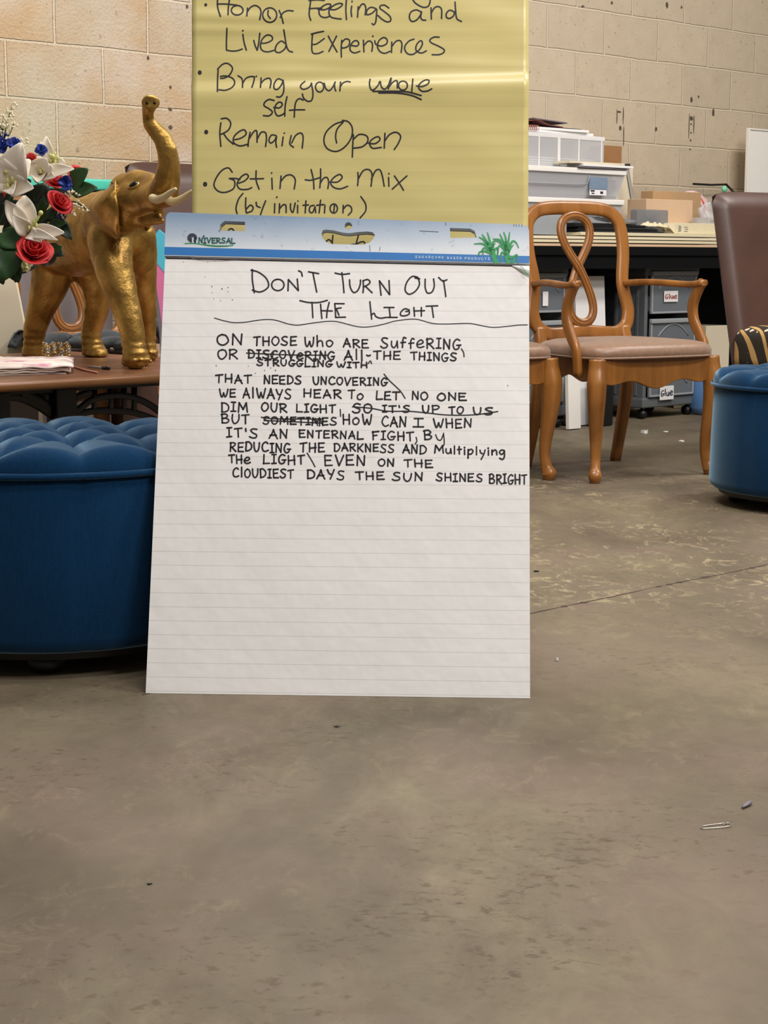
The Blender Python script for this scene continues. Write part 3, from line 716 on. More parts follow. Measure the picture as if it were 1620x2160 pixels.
# body: words with their boxes (frame A/B/C/D are the enlarged crops they were read in)
FR = {'A': (430, 690), 'B': (770, 690), 'C': (430, 850), 'D': (770, 850)}
def PX(f, x, y): return FR[f][0] + x / 4.5, FR[f][1] + y / 4.5
BODY = [
 [('ON', 'A', 125, 65, 370, 165), ('THOSE', 'A', 470, 85, 880, 168), ('Who', 'A', 955, 90, 1225, 180), ('ARE', 'A', 1325, 112, 1560, 190), ('SuffeRING', 'B', 150, 96, 905, 190)],
 [('OR', 'A', 130, 210, 320, 300), ('DISCOVeRING', 'A', 420, 215, 1240, 292), ('All', 'A', 1335, 220, 1515, 310), ('THE', 'B', 80, 228, 335, 303), ('THINGS', 'B', 435, 238, 870, 312)],
 [('STRUGGLING', 'A', 505, 305, 1215, 362), ('WITH', 'A', 1260, 330, 1550, 382)],
 [('THAT', 'A', 110, 448, 450, 525), ('NEEDS', 'A', 570, 458, 925, 535), ('UNCOVERING', 'A', 1035, 470, 1740, 542)],
 [('WE', 'A', 145, 590, 300, 665), ('AlWAYS', 'A', 372, 580, 830, 672), ('HEAR', 'A', 945, 588, 1305, 665), ('To', 'A', 1370, 598, 1515, 682), ('LET', 'B', 105, 606, 325, 683), ('NO', 'B', 445, 612, 595, 688), ('ONE', 'B', 685, 622, 960, 692)],
 [('DIM', 'A', 165, 712, 415, 800), ('OUR', 'A', 545, 718, 785, 800), ('LIGHT', 'A', 875, 730, 1250, 805), ('SO', 'A', 1410, 722, 1595, 808), ("IT'S", 'B', 165, 740, 425, 802), ('UP', 'B', 540, 742, 705, 812), ('TO', 'B', 795, 752, 935, 818), ('US', 'B', 1025, 762, 1215, 828)],
 [('BUT', 'C', 165, 105, 430, 192), ('SOMETIMES', 'C', 560, 128, 1260, 198), ('HoW', 'C', 1320, 105, 1593, 200), ('CAN', 'D', 160, 128, 390, 222), ('I', 'D', 460, 148, 555, 232), ('WHEN', 'D', 650, 145, 1010, 228)],
 [("IT'S", 'C', 215, 238, 510, 325), ('AN', 'C', 620, 252, 795, 336), ('ENTERNAL', 'C', 905, 258, 1510, 328), ('FIGHT', 'D', 70, 265, 460, 345), ('B', 'D', 560, 255, 635, 342)],
 [('REDUCING', 'C', 245, 368, 820, 455), ('THE', 'C', 910, 380, 1145, 465), ('DARKNESS', 'C', 1235, 382, 1805, 455), ('AND', 'D', 362, 395, 580, 475), ('M', 'D', 660, 405, 745, 475), ('ultiplying', 'D', 765, 412, 1330, 482)],
 [('THe', 'C', 235, 490, 440, 568), ('LIGHT', 'C', 560, 490, 955, 575), ('EVEN', 'C', 1145, 490, 1530, 588), ('ON', 'D', 125, 532, 275, 600), ('THE', 'D', 370, 535, 640, 605)],
 [('ClOUDIEST', 'C', 275, 618, 850, 700), ('DAYS', 'C', 980, 632, 1335, 715), ('THE', 'C', 1440, 650, 1710, 722), ('SUN', 'D', 260, 660, 550, 735), ('SHINES', 'D', 675, 668, 1115, 740), ('BRIGHT', 'D', 1180, 675, 1535, 762)],
]
EXTRA = {
 0: [('B', [(915, 205), (935, 240), (940, 280)])],
 1: [('A', [(405, 245), (800, 262), (1180, 265)]), ('A', [(1545, 268), (1580, 270)]), ('A', [(1545, 262), (1560, 275), (1580, 262)]), ('A', [(560, 290), (640, 300), (660, 240)])],
 2: [('A', [(1560, 345), (1580, 320), (1592, 345)])],
 3: [('B', [(180, 445), (235, 510), (330, 600), (380, 675)])],
 5: [('A', [(1295, 780), (1298, 845)]), ('A', [(1410, 755), (1590, 770), (1740, 797), (1950, 798), (2130, 815), (2290, 832), (2480, 835), (2630, 825), (2790, 800)])],
 6: [('C', [(545, 135), (700, 150), (1130, 150)]), ('C', [(570, 165), (800, 175), (1120, 190)]), ('C', [(1060, 145), (1080, 215)]), ('C', [(1100, 140), (1130, 215)])],
 7: [('D', [(485, 325), (492, 360), (475, 390)]), ('D', [(670, 300), (690, 345), (720, 350), (742, 300)]), ('D', [(745, 285), (752, 380), (735, 420)])],
 9: [('C', [(980, 475), (1020, 540), (1055, 605)])],
}
for i, ln in enumerate(BODY):
    for (txt, f, x0, y0, x1, y1) in ln:
        m_ = MB(); a, b = PX(f, x0, y0); c_, d_ = PX(f, x1, y1); word(m_, txt, a, b, c_, d_, 3.5, wput)
        m_.build('handwriting', 'ink', sheet, wloc=base, fix=False)
    for f, pts in EXTRA.get(i, []):
        m_ = MB(); ribbon(m_, [PX(f, *p) for p in pts], 2.7, wput); m_.build('pen_stroke', 'ink', sheet, wloc=base, fix=False)
M['ink_bleed'] = simple('ink_bleed', (120, 112, 116), 0.8)
for x, y, r in ((447, 604, 1.3), (468, 609, 1.6), (481, 606, 1.2), (481, 615, 1), (447, 617, .9), (451, 630, .9), (465, 634, .9), (490, 632, 1.2), (456, 771, 1.3), (524, 772, 1), (558, 781, 1.2), (571, 776, 1.2), (581, 781, 1.6), (539, 787, 1.2), (1071, 813, 1.3), (454, 548, 1.6), (438, 553, .9), (387, 552, .9), (432, 584, .8)):
    mm = MB(); dot(mm, x, y, r, wput); mm.build('ink_bleed', 'ink_bleed', sheet, wloc=base, fix=False)

# ================================================================== yellow sheet on the flip-chart easel behind
YZ = 3.22
YP0 = CAM + V((0, CP, -SP)) * YZ; YN = V((0, -CP, SP))
def crease(px, py):
    u = (px - 405) / 711.0; d_ = 0.0
    y0 = 190 - 26 * u; k = (py - y0); wq = 11 + 5 * u
    d_ += 0.0150 * (0.35 + 0.65 * u if u > .45 else 0.642 - .0) / (1 + math.exp(-k / 7.0)) * math.exp(-max(0, k) / 60) * 1.0
    d_ += 0.0030 * math.exp(-((py - (34 + 26 * u)) / 13) ** 2) * math.exp(-((u - .12) / .2) ** 2)
    d_ += 0.0022 * math.exp(-((py - (62 + 10 * u)) / 9) ** 2) * (1 - u)
    d_ += 0.0016 * math.exp(-((py - 152) / 12) ** 2) * math.exp(-((u - .3) / .2) ** 2)
    d_ += 0.0016 * math.exp(-((py - (120 + 20 * u)) / 10) ** 2) * u
    d_ += 0.0012 * math.sin(py * 0.2094 + 1) * 0.10 + 0.0018 * noise.noise(V((px * .006, py * .018, 2))) + 0.004 * noise.noise(V((px * .003, py * .004, 7)))
    return d_ * 1.0
def yel(px, py, off=0.0): return on_plane(px, py, YP0, YN) + YN * (crease(px, py) + off)
easel = thing('flip_chart_easel', 'flip-chart easel behind the white pad, holding the yellow sheet', 'easel', (0.0, 3.3, 0))
eb = MB()
q = [on_plane(a, b, YP0, YN) for a, b in ((440, -340), (1080, -340), (440, 640), (1080, 640))]
eb.hexa([p + YN * o_ for p in q for o_ in (-0.022, -0.010)])
eb.build('backboard', 'white_plastic', easel, wloc=easel.location)
for a in (500, 1010):
    pa = on_plane(a, -330, YP0, YN) - YN * 0.03; pb = on_plane(a, 700, YP0, YN) - YN * 0.03; dd = (pb - pa).normalized(); pb = pa + dd * ((0.012 - pa.z) / dd.z)
    MB().cyl(pa, pb, 0.012).build('leg', 'black_metal', easel, wloc=easel.location, smooth=True)
pa = on_plane(755, -250, YP0, YN) - YN * 0.05; MB().cyl(pa, V((pa.x, pa.y + 0.55, 0.012)), 0.012).build('leg', 'black_metal', easel, wloc=easel.location, smooth=True)
yc = yel(760, 230)
ys = MB().shell(lambda u, v: yel(405 + 711 * u - 2.0 * u * v, -345 + 925 * v), 60, 150, 0.0006)
t = NT('yellow_paper'); vec = t.coords(); n1 = t.noise(vec, 4, 4); n2 = t.noise(t.coords(scale=(0.25, 1, 1)), 30, 3)
sx = t.n('ShaderNodeSeparateXYZ'); t.l(vec, sx.inputs[0])
f_ = t.math('FRACT', t.math('DIVIDE', t.math('ADD', sx.outputs[2], 5.0), 0.0254)); lf = t.math('LESS_THAN', f_, 0.05)
c = t.mix(n1, lin((192, 178, 114)), lin((206, 192, 128)))
c = t.mix(t.math('MULTIPLY', lf, 0.16), c, lin((150, 140, 96)))
M['yellow'] = t.out(c, 0.34, 0, t.bump(n2, 0.025, 0.006), Specular_IOR_Level=0.55)
ysheet = tag(ys.build('yellow_sheet', 'yellow', None, wloc=yc, smooth=True), 'yellow lined flip-chart sheet with handwritten group rules, hanging behind the white pad', 'paper sheet')
ysheet.location = yc
def yput(a, b): return yel(a, b, 0.0009)
def yline(lst_groups, dots=()):
    allst = []; wds = {}
    for (ox, oy, s_, lst, wd) in lst_groups:
        for st in lst:
            q = [(ox + a / s_, oy + b / s_) for a, b in st]; allst.append(q); wds[id(q)] = wd
    for grp in clusters(allst, 17):
        m_ = MB(); lo = min(p[0] for s_ in grp for p in s_); hi = max(p[0] for s_ in grp for p in s_)
        for st in grp: ribbon(m_, st, wds[id(st)], yput)
        for (x, y, r) in dots:
            if lo - 3 <= x <= hi + 3: dot(m_, x, y, r, yput)
        m_.build('handwriting', 'ink', ysheet, wloc=yc, fix=False)
    for (x, y, r) in dots:
        if r > 3: m_ = MB(); dot(m_, x, y, r, yput); m_.build('bullet_mark', 'ink', ysheet, wloc=yc, fix=False)
Y1 = (400, 0, 4.05); Y2 = (740, 0, 4.05); Y3 = (400, 220, 3.24); WY = 3.3
yline([(*Y1, [
  [(240, -60), (240, 60), (265, 145)], [(350, -60), (332, 60), (330, 130)], [(235, 35), (310, 35), (405, 45)],
  ell(407, 90, 50, 42), [(495, 70), (490, 140)], [(493, 105), (520, 65), (560, 48), (597, 68), (610, 105), (600, 170)],
  ell(685, 130, 60, 62), [(672, 90), (670, 130), (690, 160)], [(765, 90), (785, 140), (800, 200)], [(775, 150), (800, 110), (840, 92), (885, 95)],
  [(1035, 5), (1025, 80), (1022, 130), (1035, 175)], [(1020, 5), (1090, 0), (1150, 5)], [(1022, 75), (1070, 72), (1130, 70)],
  [(1095, 80), (1150, 85), (1195, 65), (1205, 40), (1170, 38), (1125, 65), (1105, 100), (1120, 140), (1160, 152), (1200, 140)],
  [(1190, 80), (1240, 85), (1290, 60), (1305, 35), (1265, 33), (1215, 60), (1190, 100), (1205, 145), (1250, 160), (1295, 165)],
  [(1340, 0), (1335, 80), (1340, 170)], [(1385, 55), (1380, 100), (1385, 145)], [(1440, 60), (1435, 150)], [(1438, 95), (1465, 45), (1490, 38), (1505, 70), (1500, 130)],
  [(1590, 75), (1550, 65), (1520, 85), (1510, 115), (1520, 130), (1560, 115), (1595, 80)], [(1600, 85), (1595, 150), (1590, 190), (1575, 215), (1558, 205)]], WY),
 (*Y2, [[(325, 72), (290, 48), (255, 52), (250, 75), (290, 105), (335, 145), (340, 180), (310, 190), (270, 170), (230, 135)],
  [(600, 105), (560, 88), (515, 105), (500, 150), (520, 185), (560, 175), (590, 140), (605, 105)], [(605, 105), (597, 150), (612, 172), (640, 175)],
  [(685, 70), (688, 165)], [(687, 115), (715, 70), (750, 60), (775, 85), (775, 160)],
  [(890, 110), (850, 90), (820, 110), (815, 145), (840, 160), (875, 140), (890, 100)], [(890, 20), (895, 90), (905, 160), (945, 185)],
  [(515, -40), (535, 10), (565, 40), (620, 66), (663, 55), (678, 10), (680, -40)]], WY)], [(434, 10.4, 3.2), (742.7, 3.7, 1.9)])
yline([(*Y1, [[(320, 245), (315, 350), (316, 430)], [(316, 430), (360, 437), (405, 435), (450, 420)], [(455, 295), (465, 360), (485, 430)],
  [(548, 345), (560, 390), (578, 430)], [(578, 430), (590, 370), (600, 285)],
  [(615, 370), (660, 365), (705, 340), (700, 308), (660, 300), (620, 335), (605, 390), (620, 430), (665, 444), (725, 430)],
  [(815, 370), (785, 350), (750, 375), (732, 415), (740, 445), (775, 447), (815, 415), (825, 380)], [(805, 255), (815, 320), (830, 400), (850, 435), (880, 445)],
  [(1050, 290), (1045, 360), (1045, 430), (1060, 457), (1100, 457), (1140, 440)], [(1040, 293), (1090, 280), (1145, 270)], [(1045, 380), (1085, 375), (1150, 330)],
  [(1185, 310), (1220, 375), (1260, 445)], [(1255, 310), (1220, 380), (1190, 440)],
  [(1300, 345), (1295, 420), (1297, 490)], [(1298, 370), (1330, 335), (1365, 345), (1360, 390), (1325, 410), (1300, 410)],
  [(1385, 390), (1430, 395), (1445, 370), (1425, 348), (1395, 360), (1372, 400), (1375, 435), (1410, 454), (1455, 440)]], WY),
 (*Y2, [[(108, 345), (112, 445)], [(112, 392), (145, 355), (175, 358), (186, 390), (180, 440)],
  [(205, 350), (215, 380), (260, 395), (305, 375), (310, 340), (280, 322), (240, 350), (228, 400), (250, 442), (290, 457), (335, 440)],
  [(350, 360), (348, 450)], [(349, 400), (385, 355), (420, 348), (437, 380), (430, 450)],
  [(540, 335), (500, 350), (465, 390), (463, 430), (490, 463), (530, 466), (555, 450), (590, 420), (612, 375), (600, 348), (570, 370), (555, 410), (565, 440), (605, 454), (645, 435)],
  [(755, 318), (710, 318), (675, 342), (690, 367), (750, 395), (797, 425), (790, 452), (750, 468), (695, 468)]], WY)], [(512.5, 65.5, 1.9), (786.5, 77, 1.9)])
yline([(*Y1, [[(245, 595), (240, 690), (242, 790)], [(240, 592), (285, 550), (330, 546), (367, 585), (345, 640), (300, 668), (265, 672)], [(265, 655), (310, 652), (365, 670), (387, 710), (365, 755), (310, 780), (255, 776)],
  [(415, 650), (450, 680), (455, 755)], [(453, 722), (480, 675), (520, 658), (555, 660)], [(555, 660), (550, 700), (535, 755)],
  [(612, 670), (608, 755)], [(609, 722), (640, 685), (680, 672), (697, 700), (690, 760)],
  [(795, 690), (755, 678), (725, 720), (725, 765), (755, 772), (785, 735), (800, 690)], [(800, 690), (808, 760), (800, 810), (775, 837), (745, 835)],
  [(985, 700), (955, 730), (950, 755), (975, 772), (1020, 755), (1045, 720)], [(1040, 715), (1055, 800), (1045, 862), (1010, 872), (975, 845), (965, 810)],
  ell(1112, 750, 35, 44), [(1150, 715), (1165, 765), (1195, 782), (1225, 750), (1245, 705)], [(1238, 718), (1242, 765), (1250, 785)],
  [(1290, 705), (1285, 785)], [(1287, 752), (1310, 715), (1345, 700), (1372, 705)]], WY),
 (*Y2, [[(165, 680), (160, 730), (175, 777), (205, 770), (235, 735), (250, 700), (262, 752), (290, 772), (320, 740), (342, 672)], [(345, 670), (338, 720), (320, 770)], [(328, 750), (365, 705), (395, 698), (397, 762)],
  ell(445, 740, 38, 40), [(530, 680), (520, 792)], [(560, 745), (610, 750), (660, 725), (665, 693), (630, 693), (585, 730), (580, 765), (610, 790), (655, 787), (690, 770)]], WY),
 (*Y2, [[(190, 790), (350, 790), (480, 795), (600, 825)], [(240, 803), (400, 805), (520, 825), (600, 858)]], 3.6)], [(421.5, 153.5, 4.3), (541, 162, 1.8)])
yline([(0, 0, 1, [[(579, 214), (568, 212), (559, 218), (558, 225), (568, 231), (575, 238), (568, 245.5), (556, 245)], [(578, 228), (590, 229), (596, 222), (591, 217), (583, 222), (580, 234), (585, 245), (594, 244), (600, 240)],
  [(606, 206), (602, 225), (601, 246)], [(640, 213), (632, 210), (625, 216), (622, 230), (621, 248)], [(611, 234), (625, 233), (643, 233)]], WY)])
yline([(*Y3, [[(215, 130), (208, 200), (215, 290)], [(218, 103), (255, 100), (282, 130), (270, 175), (235, 200), (210, 210)], [(235, 205), (260, 240), (300, 275)],
  [(310, 245), (350, 235), (387, 208), (375, 178), (340, 190), (305, 225), (303, 265), (345, 287), (400, 275)],
  [(415, 195), (405, 245), (400, 290)], [(407, 240), (440, 190), (460, 188), (462, 262)], [(462, 242), (490, 195), (520, 198), (526, 240), (520, 290)],
  [(590, 215), (560, 213), (543, 245), (555, 267), (580, 250), (595, 220)], [(595, 225), (590, 265), (595, 295)], [(640, 225), (632, 285)],
  [(695, 215), (685, 270), (710, 295)], [(698, 265), (725, 215), (760, 198), (776, 225), (770, 300)],
  [(1050, 120), (990, 140), (935, 190), (918, 250), (940, 302), (1000, 322), (1060, 292), (1105, 230), (1112, 165), (1085, 123), (1045, 113)], [(1050, 125), (1010, 170), (998, 220), (1005, 265)],
  [(1120, 210), (1115, 280), (1112, 360)], [(1118, 242), (1160, 208), (1210, 218), (1217, 255), (1180, 290), (1120, 300)],
  [(1215, 265), (1265, 270), (1300, 245), (1290, 223), (1255, 235), (1230, 265), (1250, 300), (1310, 295)], [(1335, 200), (1330, 300)], [(1332, 255), (1365, 210), (1410, 193), (1442, 220), (1425, 270), (1398, 310)]], WY)], [(435.5, 279.5, 4.3), (600, 281.5, 1.8)])
yline([(*Y3, [[(292, 465), (265, 436), (220, 455), (180, 510), (168, 560), (200, 597), (250, 602), (302, 575), (307, 525), (272, 508)], [(272, 508), (315, 508), (345, 515)],
  [(335, 540), (375, 525), (402, 495), (385, 478), (350, 500), (325, 545), (345, 580), (395, 582), (425, 570)], [(455, 455), (455, 520), (475, 580)], [(415, 510), (455, 510), (505, 508)],
  [(562, 505), (565, 580)], [(625, 490), (618, 575)], [(620, 532), (655, 490), (695, 483), (722, 515), (715, 578)],
  [(830, 445), (845, 510), (850, 578)], [(790, 515), (830, 518), (890, 500)], [(895, 440), (895, 500), (890, 570)], [(892, 542), (915, 505), (940, 500), (950, 530), (945, 575)],
  [(960, 530), (1010, 530), (1042, 500), (1025, 478), (985, 500), (963, 535), (985, 567), (1030, 577), (1080, 560)],
  [(1150, 465), (1152, 510), (1148, 555)], [(1150, 515), (1185, 455), (1225, 446), (1247, 480), (1240, 560)], [(1242, 512), (1270, 455), (1300, 448), (1317, 490), (1330, 560)],
  [(1360, 500), (1362, 560)], [(1400, 490), (1430, 535), (1462, 588)], [(1485, 490), (1440, 530), (1385, 580)]], WY)], [(433, 389, 4.6), (573, 365, 1.8), (820.5, 366.5, 1.8)])
yline([(*Y3, [[(365, 610), (335, 650), (318, 710), (325, 748)], [(385, 640), (383, 700), (388, 742)], [(387, 718), (415, 690), (434, 705), (425, 730), (390, 744)],
  [(455, 670), (460, 695), (482, 706)], [(520, 660), (500, 710), (485, 755)], [(582, 680), (580, 742)], [(615, 680), (612, 742)], [(613, 718), (635, 690), (657, 690), (660, 740)],
  [(690, 680), (690, 715), (705, 740), (715, 705), (722, 675)], [(738, 690), (738, 742)], [(795, 660), (790, 742)], [(775, 690), (812, 688)],
  [(850, 690), (825, 698), (818, 730), (840, 740), (857, 700)], [(857, 700), (862, 740)], [(895, 655), (885, 742)], [(868, 690), (917, 685)], [(925, 690), (922, 742)],
  ell(985, 712, 25, 31), [(990, 690), (985, 735)], [(1050, 690), (1048, 742)], [(1049, 718), (1075, 690), (1102, 700), (1107, 730), (1085, 757)], [(1170, 630), (1202, 680), (1202, 730), (1165, 777)]], WY)], [(584, 416, 2.0), (628.5, 424, 1.6)])
# the next rule, seen through the carrying holes
yline([(640, 450, 8.1, [[(505, 375), (498, 450), (492, 520)], [(390, 480), (430, 450), (470, 470), (490, 500)], [(945, 360), (920, 450), (900, 530)], [(820, 535), (900, 525), (980, 490), (1040, 490), (1050, 540)]], 3.2),
       (330, 430, 3.951, [[(598, 228), (612, 212), (632, 210), (648, 228)]], 3.2)])
# ================================================================== blue ottomans
OR_ = 0.345
BTN = [(0, 0)] + [(0.15 * math.cos(PI / 3 * k), 0.15 * math.sin(PI / 3 * k)) for k in range(6)] + [(0.285 * math.cos(PI / 6 + PI / 3 * k), 0.285 * math.sin(PI / 6 + PI / 3 * k)) for k in range(6)]
SEG = [(0, k) for k in range(1, 7)] + [(k, 1 + k % 6) for k in range(1, 7)] + [(1 + k, 7 + k) for k in range(6)] + [(1 + (k + 1) % 6, 7 + k) for k in range(6)]
SEG2 = [((BTN[a][0], BTN[a][1]), (BTN[b][0], BTN[b][1])) for a, b in SEG]
for k in range(6):
    x, y = BTN[7 + k]; SEG2.append(((x, y), (x * 1.25, y * 1.25)))
    x, y = BTN[1 + k]; SEG2.append(((x * 1.0, y * 1.0), (x * 2.35, y * 2.35)))
def segd(p, a, b):
    ax, ay = a; bx, by = b; dx, dy = bx - ax, by - ay; l = dx * dx + dy * dy
    t_ = max(0, min(1, ((p[0] - ax) * dx + (p[1] - ay) * dy) / l)); return math.hypot(p[0] - ax - t_ * dx, p[1] - ay - t_ * dy)
def tuft(x, y):
    d_ = 0
    for b in BTN: d_ += 0.022 * math.exp(-((x - b[0]) ** 2 + (y - b[1]) ** 2) / (2 * 0.030 ** 2))
    m_ = min(segd((x, y), a, b) for a, b in SEG2)
    d_ += 0.019 * math.exp(-m_ / 0.026)
    return d_
def make_ottoman(label, loc, rz):
    t = thing('ottoman', label, 'ottoman', loc, rz, 'round blue tufted ottomans')
    nb_, ns = 0, 96
    prof = [(OR_ - 0.014, 0.052), (OR_ - 0.004, 0.060), (OR_ + 0.002, 0.08), (OR_ - 0.001, 0.22), (OR_ - 0.006, 0.365), (OR_ - 0.008, 0.378)]
    b = MB(); vs = []
    for (r, z) in prof:
        for i in range(ns):
            a = 2 * PI * i / ns; dd = min(abs((a / (2 * PI) * 6) % 1), 1 - (a / (2 * PI) * 6) % 1) * 2 * PI / 6 * r
            rr_ = r - 0.003 * math.exp(-(dd / 0.008) ** 2); vs.append((rr_ * math.cos(a), rr_ * math.sin(a), z))
    fs = [(j * ns + i, j * ns + (i + 1) % ns, (j + 1) * ns + (i + 1) % ns, (j + 1) * ns + i) for j in range(len(prof) - 1) for i in range(ns)]
    fs += [tuple(reversed(range(ns))), tuple(range((len(prof) - 1) * ns, len(prof) * ns))]
    b.add(vs, fs); b.build('body', 'blue', t, smooth=True)
    p = MB().sweep([((OR_ - .001) * math.cos(2 * PI * i / 64), (OR_ - .001) * math.sin(2 * PI * i / 64), 0.381) for i in range(64)], .0065, .0065, n=8, closed=True)
    p.build('piping', 'blue', t, smooth=True)
    # tufted cushion
    NR, NA = 56, 144; vs = []; fs = []
    rings = []
    for j in range(NR + 1):
        q = j / NR
        if q < 0.72: r = OR_ * 0.985 * q / 0.72 * 0.90; z = 0.446 - 0.012 * (q / 0.72) ** 2
        else:
            a = (q - 0.72) / 0.28 * PI / 2 * 1.18; r = OR_ * 0.985 * 0.90 + OR_ * 0.105 * math.sin(a); z = 0.434 - 0.046 * (1 - math.cos(a))
            z = max(z, 0.384)
        rings.append((r, z, q))
    vs.append((0, 0, 0.446 - tuft(0, 0)))
    for (r, z, q) in rings[1:]:
        for i in range(NA):
            a = 2 * PI * i / NA; x, y = r * math.cos(a), r * math.sin(a); f = 1.0 if q < .78 else max(0, 1 - (q - .78) / .2)
            tf = tuft(x, y); sc2 = 1 - 0.35 * tf * (1 if q > .72 else 0)
            vs.append((x * sc2, y * sc2, max(z - tf * (0.25 + .75 * f), 0.383)))
    for i in range(NA): fs.append((0, 1 + i, 1 + (i + 1) % NA))
    for j in range(NR - 1):
        for i in range(NA):
            k = (i + 1) % NA; fs.append((1 + j * NA + i, 1 + (j + 1) * NA + i, 1 + (j + 1) * NA + k, 1 + j * NA + k))
    MB().add(vs, fs).build('cushion', 'blue', t, smooth=True)
    MB().lathe([(OR_ - .03, .036), (OR_ - .022, .052)], n=48).build('base_panel', 'black', t, smooth=False)
    for k in range(4):
        a = PI / 4 + k * PI / 2; c = (0.25 * math.cos(a), 0.25 * math.sin(a), 0)
        MB().lathe([(.018, .0), (.030, .003), (.036, .016), (.032, .030), (.024, .037)], c=c, n=20).build('foot', 'black', t, smooth=True)
    return t
fp = on_z(96, 1411, 0); cl = V((fp.x - 0.005, fp.y + 0.235, 0))
ott = make_ottoman('blue tufted ottoman on the left, in front of the elephant table', cl, PI / 4 + .04)
p = on_z(1738, 1088, 0)
c_ = V((p.x * (1 + 0.36 / p.y) - .045, p.y + 0.265, 0))
ott2 = dup(ott, c_, 0.62, 'blue tufted ottoman at the right edge, in front of the brown leather chair')

# ================================================================== carved dining chairs
def pillow(mb, foot, rings, n=48):
    o = len(mb.v); m_ = len(rings)
    for (s_, z) in rings:
        for i in range(n):
            x, y = foot(2 * PI * i / n); mb.v.append(V((x * s_, y * s_, z)))
    for j in range(m_ - 1):
        for i in range(n):
            k = (i + 1) % n; mb.f.append((o + j * n + i, o + j * n + k, o + (j + 1) * n + k, o + (j + 1) * n + i))
    mb.f.append(tuple(o + i for i in reversed(range(n)))); mb.f.append(tuple(o + (m_ - 1) * n + i for i in range(n)))
def seatfoot(a):
    c, s_ = math.cos(a), math.sin(a); e = 0.36
    x = math.copysign(abs(c) ** e, c); y = math.copysign(abs(s_) ** e, s_)
    hw = 0.260 - 0.03 * y - (.004 if y < 0 else 0); y_ = y * 0.238
    return x * hw, y_ - (0.014 * (1 - x * x) if y < 0 else 0)
def back_y(z): return 0.222 + (z - 0.45) * 0.17
def make_chair(label, loc, rz, arms=True):
    t = thing('armchair' if arms else 'side_chair', label, 'chair', loc, rz, None)
    m_ = MB(); pillow(m_, seatfoot, [(.93, .428), (.985, .432), (1.005, .442), (1.005, .455), (.985, .468), (.93, .478), (.8, .486), (.5, .493), (.2, .495)], 64)
    s_ = m_.build('seat', 'seat', t, smooth=True); s_['label'] = 'satin brown upholstered seat'
    pip = MB().sweep([(seatfoot(2 * PI * i / 64)[0] * 1.0, seatfoot(2 * PI * i / 64)[1] * 1.0, .434) for i in range(64)], .004, .004, n=6, closed=True); pip.build('seat_piping', 'seat', s_, smooth=True)
    def apron(p0, p1, zt, fn, th):
        m_ = MB(); a, b = V(p0), V(p1); d_ = (b - a); nn = V((-d_.y, d_.x, 0)).normalized() * th; N = 36; vs = []
        for i in range(N + 1):
            f = i / N; q = a + d_ * f; vs += [q + V((0, 0, zt)), q + V((0, 0, fn(f))), q + nn + V((0, 0, zt)), q + nn + V((0, 0, fn(f)))]
        fs = []
        for i in range(N):
            A_ = 4 * i; B_ = A_ + 4
            fs += [(A_, A_ + 1, B_ + 1, B_), (A_ + 2, B_ + 2, B_ + 3, A_ + 3), (A_, B_, B_ + 2, A_ + 2), (A_ + 1, A_ + 3, B_ + 3, B_ + 1)]
        fs += [(0, 2, 3, 1), (4 * N, 4 * N + 1, 4 * N + 3, 4 * N + 2)]
        return m_.add(vs, fs)
    def scal(f): return 0.342 + 0.016 * abs(math.sin(f * PI)) ** .6 * math.cos((f - .5) * 4 * PI) * -1 + 0.022 * (abs(2 * f - 1) ** 8) - .004
    apron((-.242, -.224, 0), (.242, -.224, 0), .431, scal, .022).build('apron', 'chair_wood', t, bevel=.003)
    for sx in (-1, 1):
        apron((sx * .245, -.20, 0), (sx * .205, .205, 0), .431, lambda f: .356 + .010 * math.cos(f * 4 * PI), .02 * sx).build('side_rail', 'chair_wood', t, bevel=.003)
    apron((-.19, .215, 0), (.19, .215, 0), .431, lambda f: .36, .02).build('rear_rail', 'chair_wood', t)
    for sx in (-1, 1):
        dx = sx * 0.6; dy = -0.8
        def P(o, z): return V((sx * .252 + dx * o, -.212 + dy * o, z))
        path = cat([P(-.002, .431), P(.0, .395), P(.008, .345), P(.008, .29), P(.000, .22), P(-.012, .14), P(-.014, .085), P(-.006, .045), P(.004, .022), P(.002, .0)], 5)
        m_ = MB().sweep(path, [.029, .031, .035, .032, .0265, .021, .0175, .0180, .0245, .017], [.029, .031, .036, .033, .027, .021, .0175, .0190, .0265, .017], ref=(dx, dy, 0.0), n=16, e=2.7)
        m_.build('leg', 'chair_wood', t, smooth=True)
        path = cat([(sx * .192, back_y(.53) + .002, .525), (sx * .196, .222, .46), (sx * .202, .218, .36), (sx * .204, .240, .20), (sx * .208, .292, 0.0)], 5)
        MB().sweep(path, [.022, .022, .023, .021, .017], [.017, .018, .020, .020, .018], ref=(0, 1, 0), n=12, e=4.5).build('leg', 'chair_wood', t, smooth=True)
    half = [(0, .966), (.10, .964), (.165, .952), (.206, .916), (.217, .86), (.216, .79), (.204, .715), (.203, .67), (.214, .615), (.218, .575), (.204, .53), (.165, .503), (.11, .499), (0, .507)]
    loop = half + [(-x, z) for x, z in reversed(half[1:-1])]
    pts = cat([V((x, back_y(z), z)) for x, z in loop], 4, closed=True)
    bw = MB().sweep(pts, .0255, .013, ref=(0, -1, .17), n=12, e=3.4, closed=True); bo = bw.build('back_frame', 'chair_wood', t, smooth=True)
    N = 96; pts = []
    for i in range(N):
        a = 2 * PI * i / N; zc = math.cos(a); z = .742 + (.196 if zc > 0 else .205) * zc
        x = (.066 if zc > 0 else .054) * math.sin(2 * a) * (1.0); pts.append(V((x, back_y(z) - .004 + .0085 * math.sin(a) * math.exp(-(zc / .35) ** 2), z)))
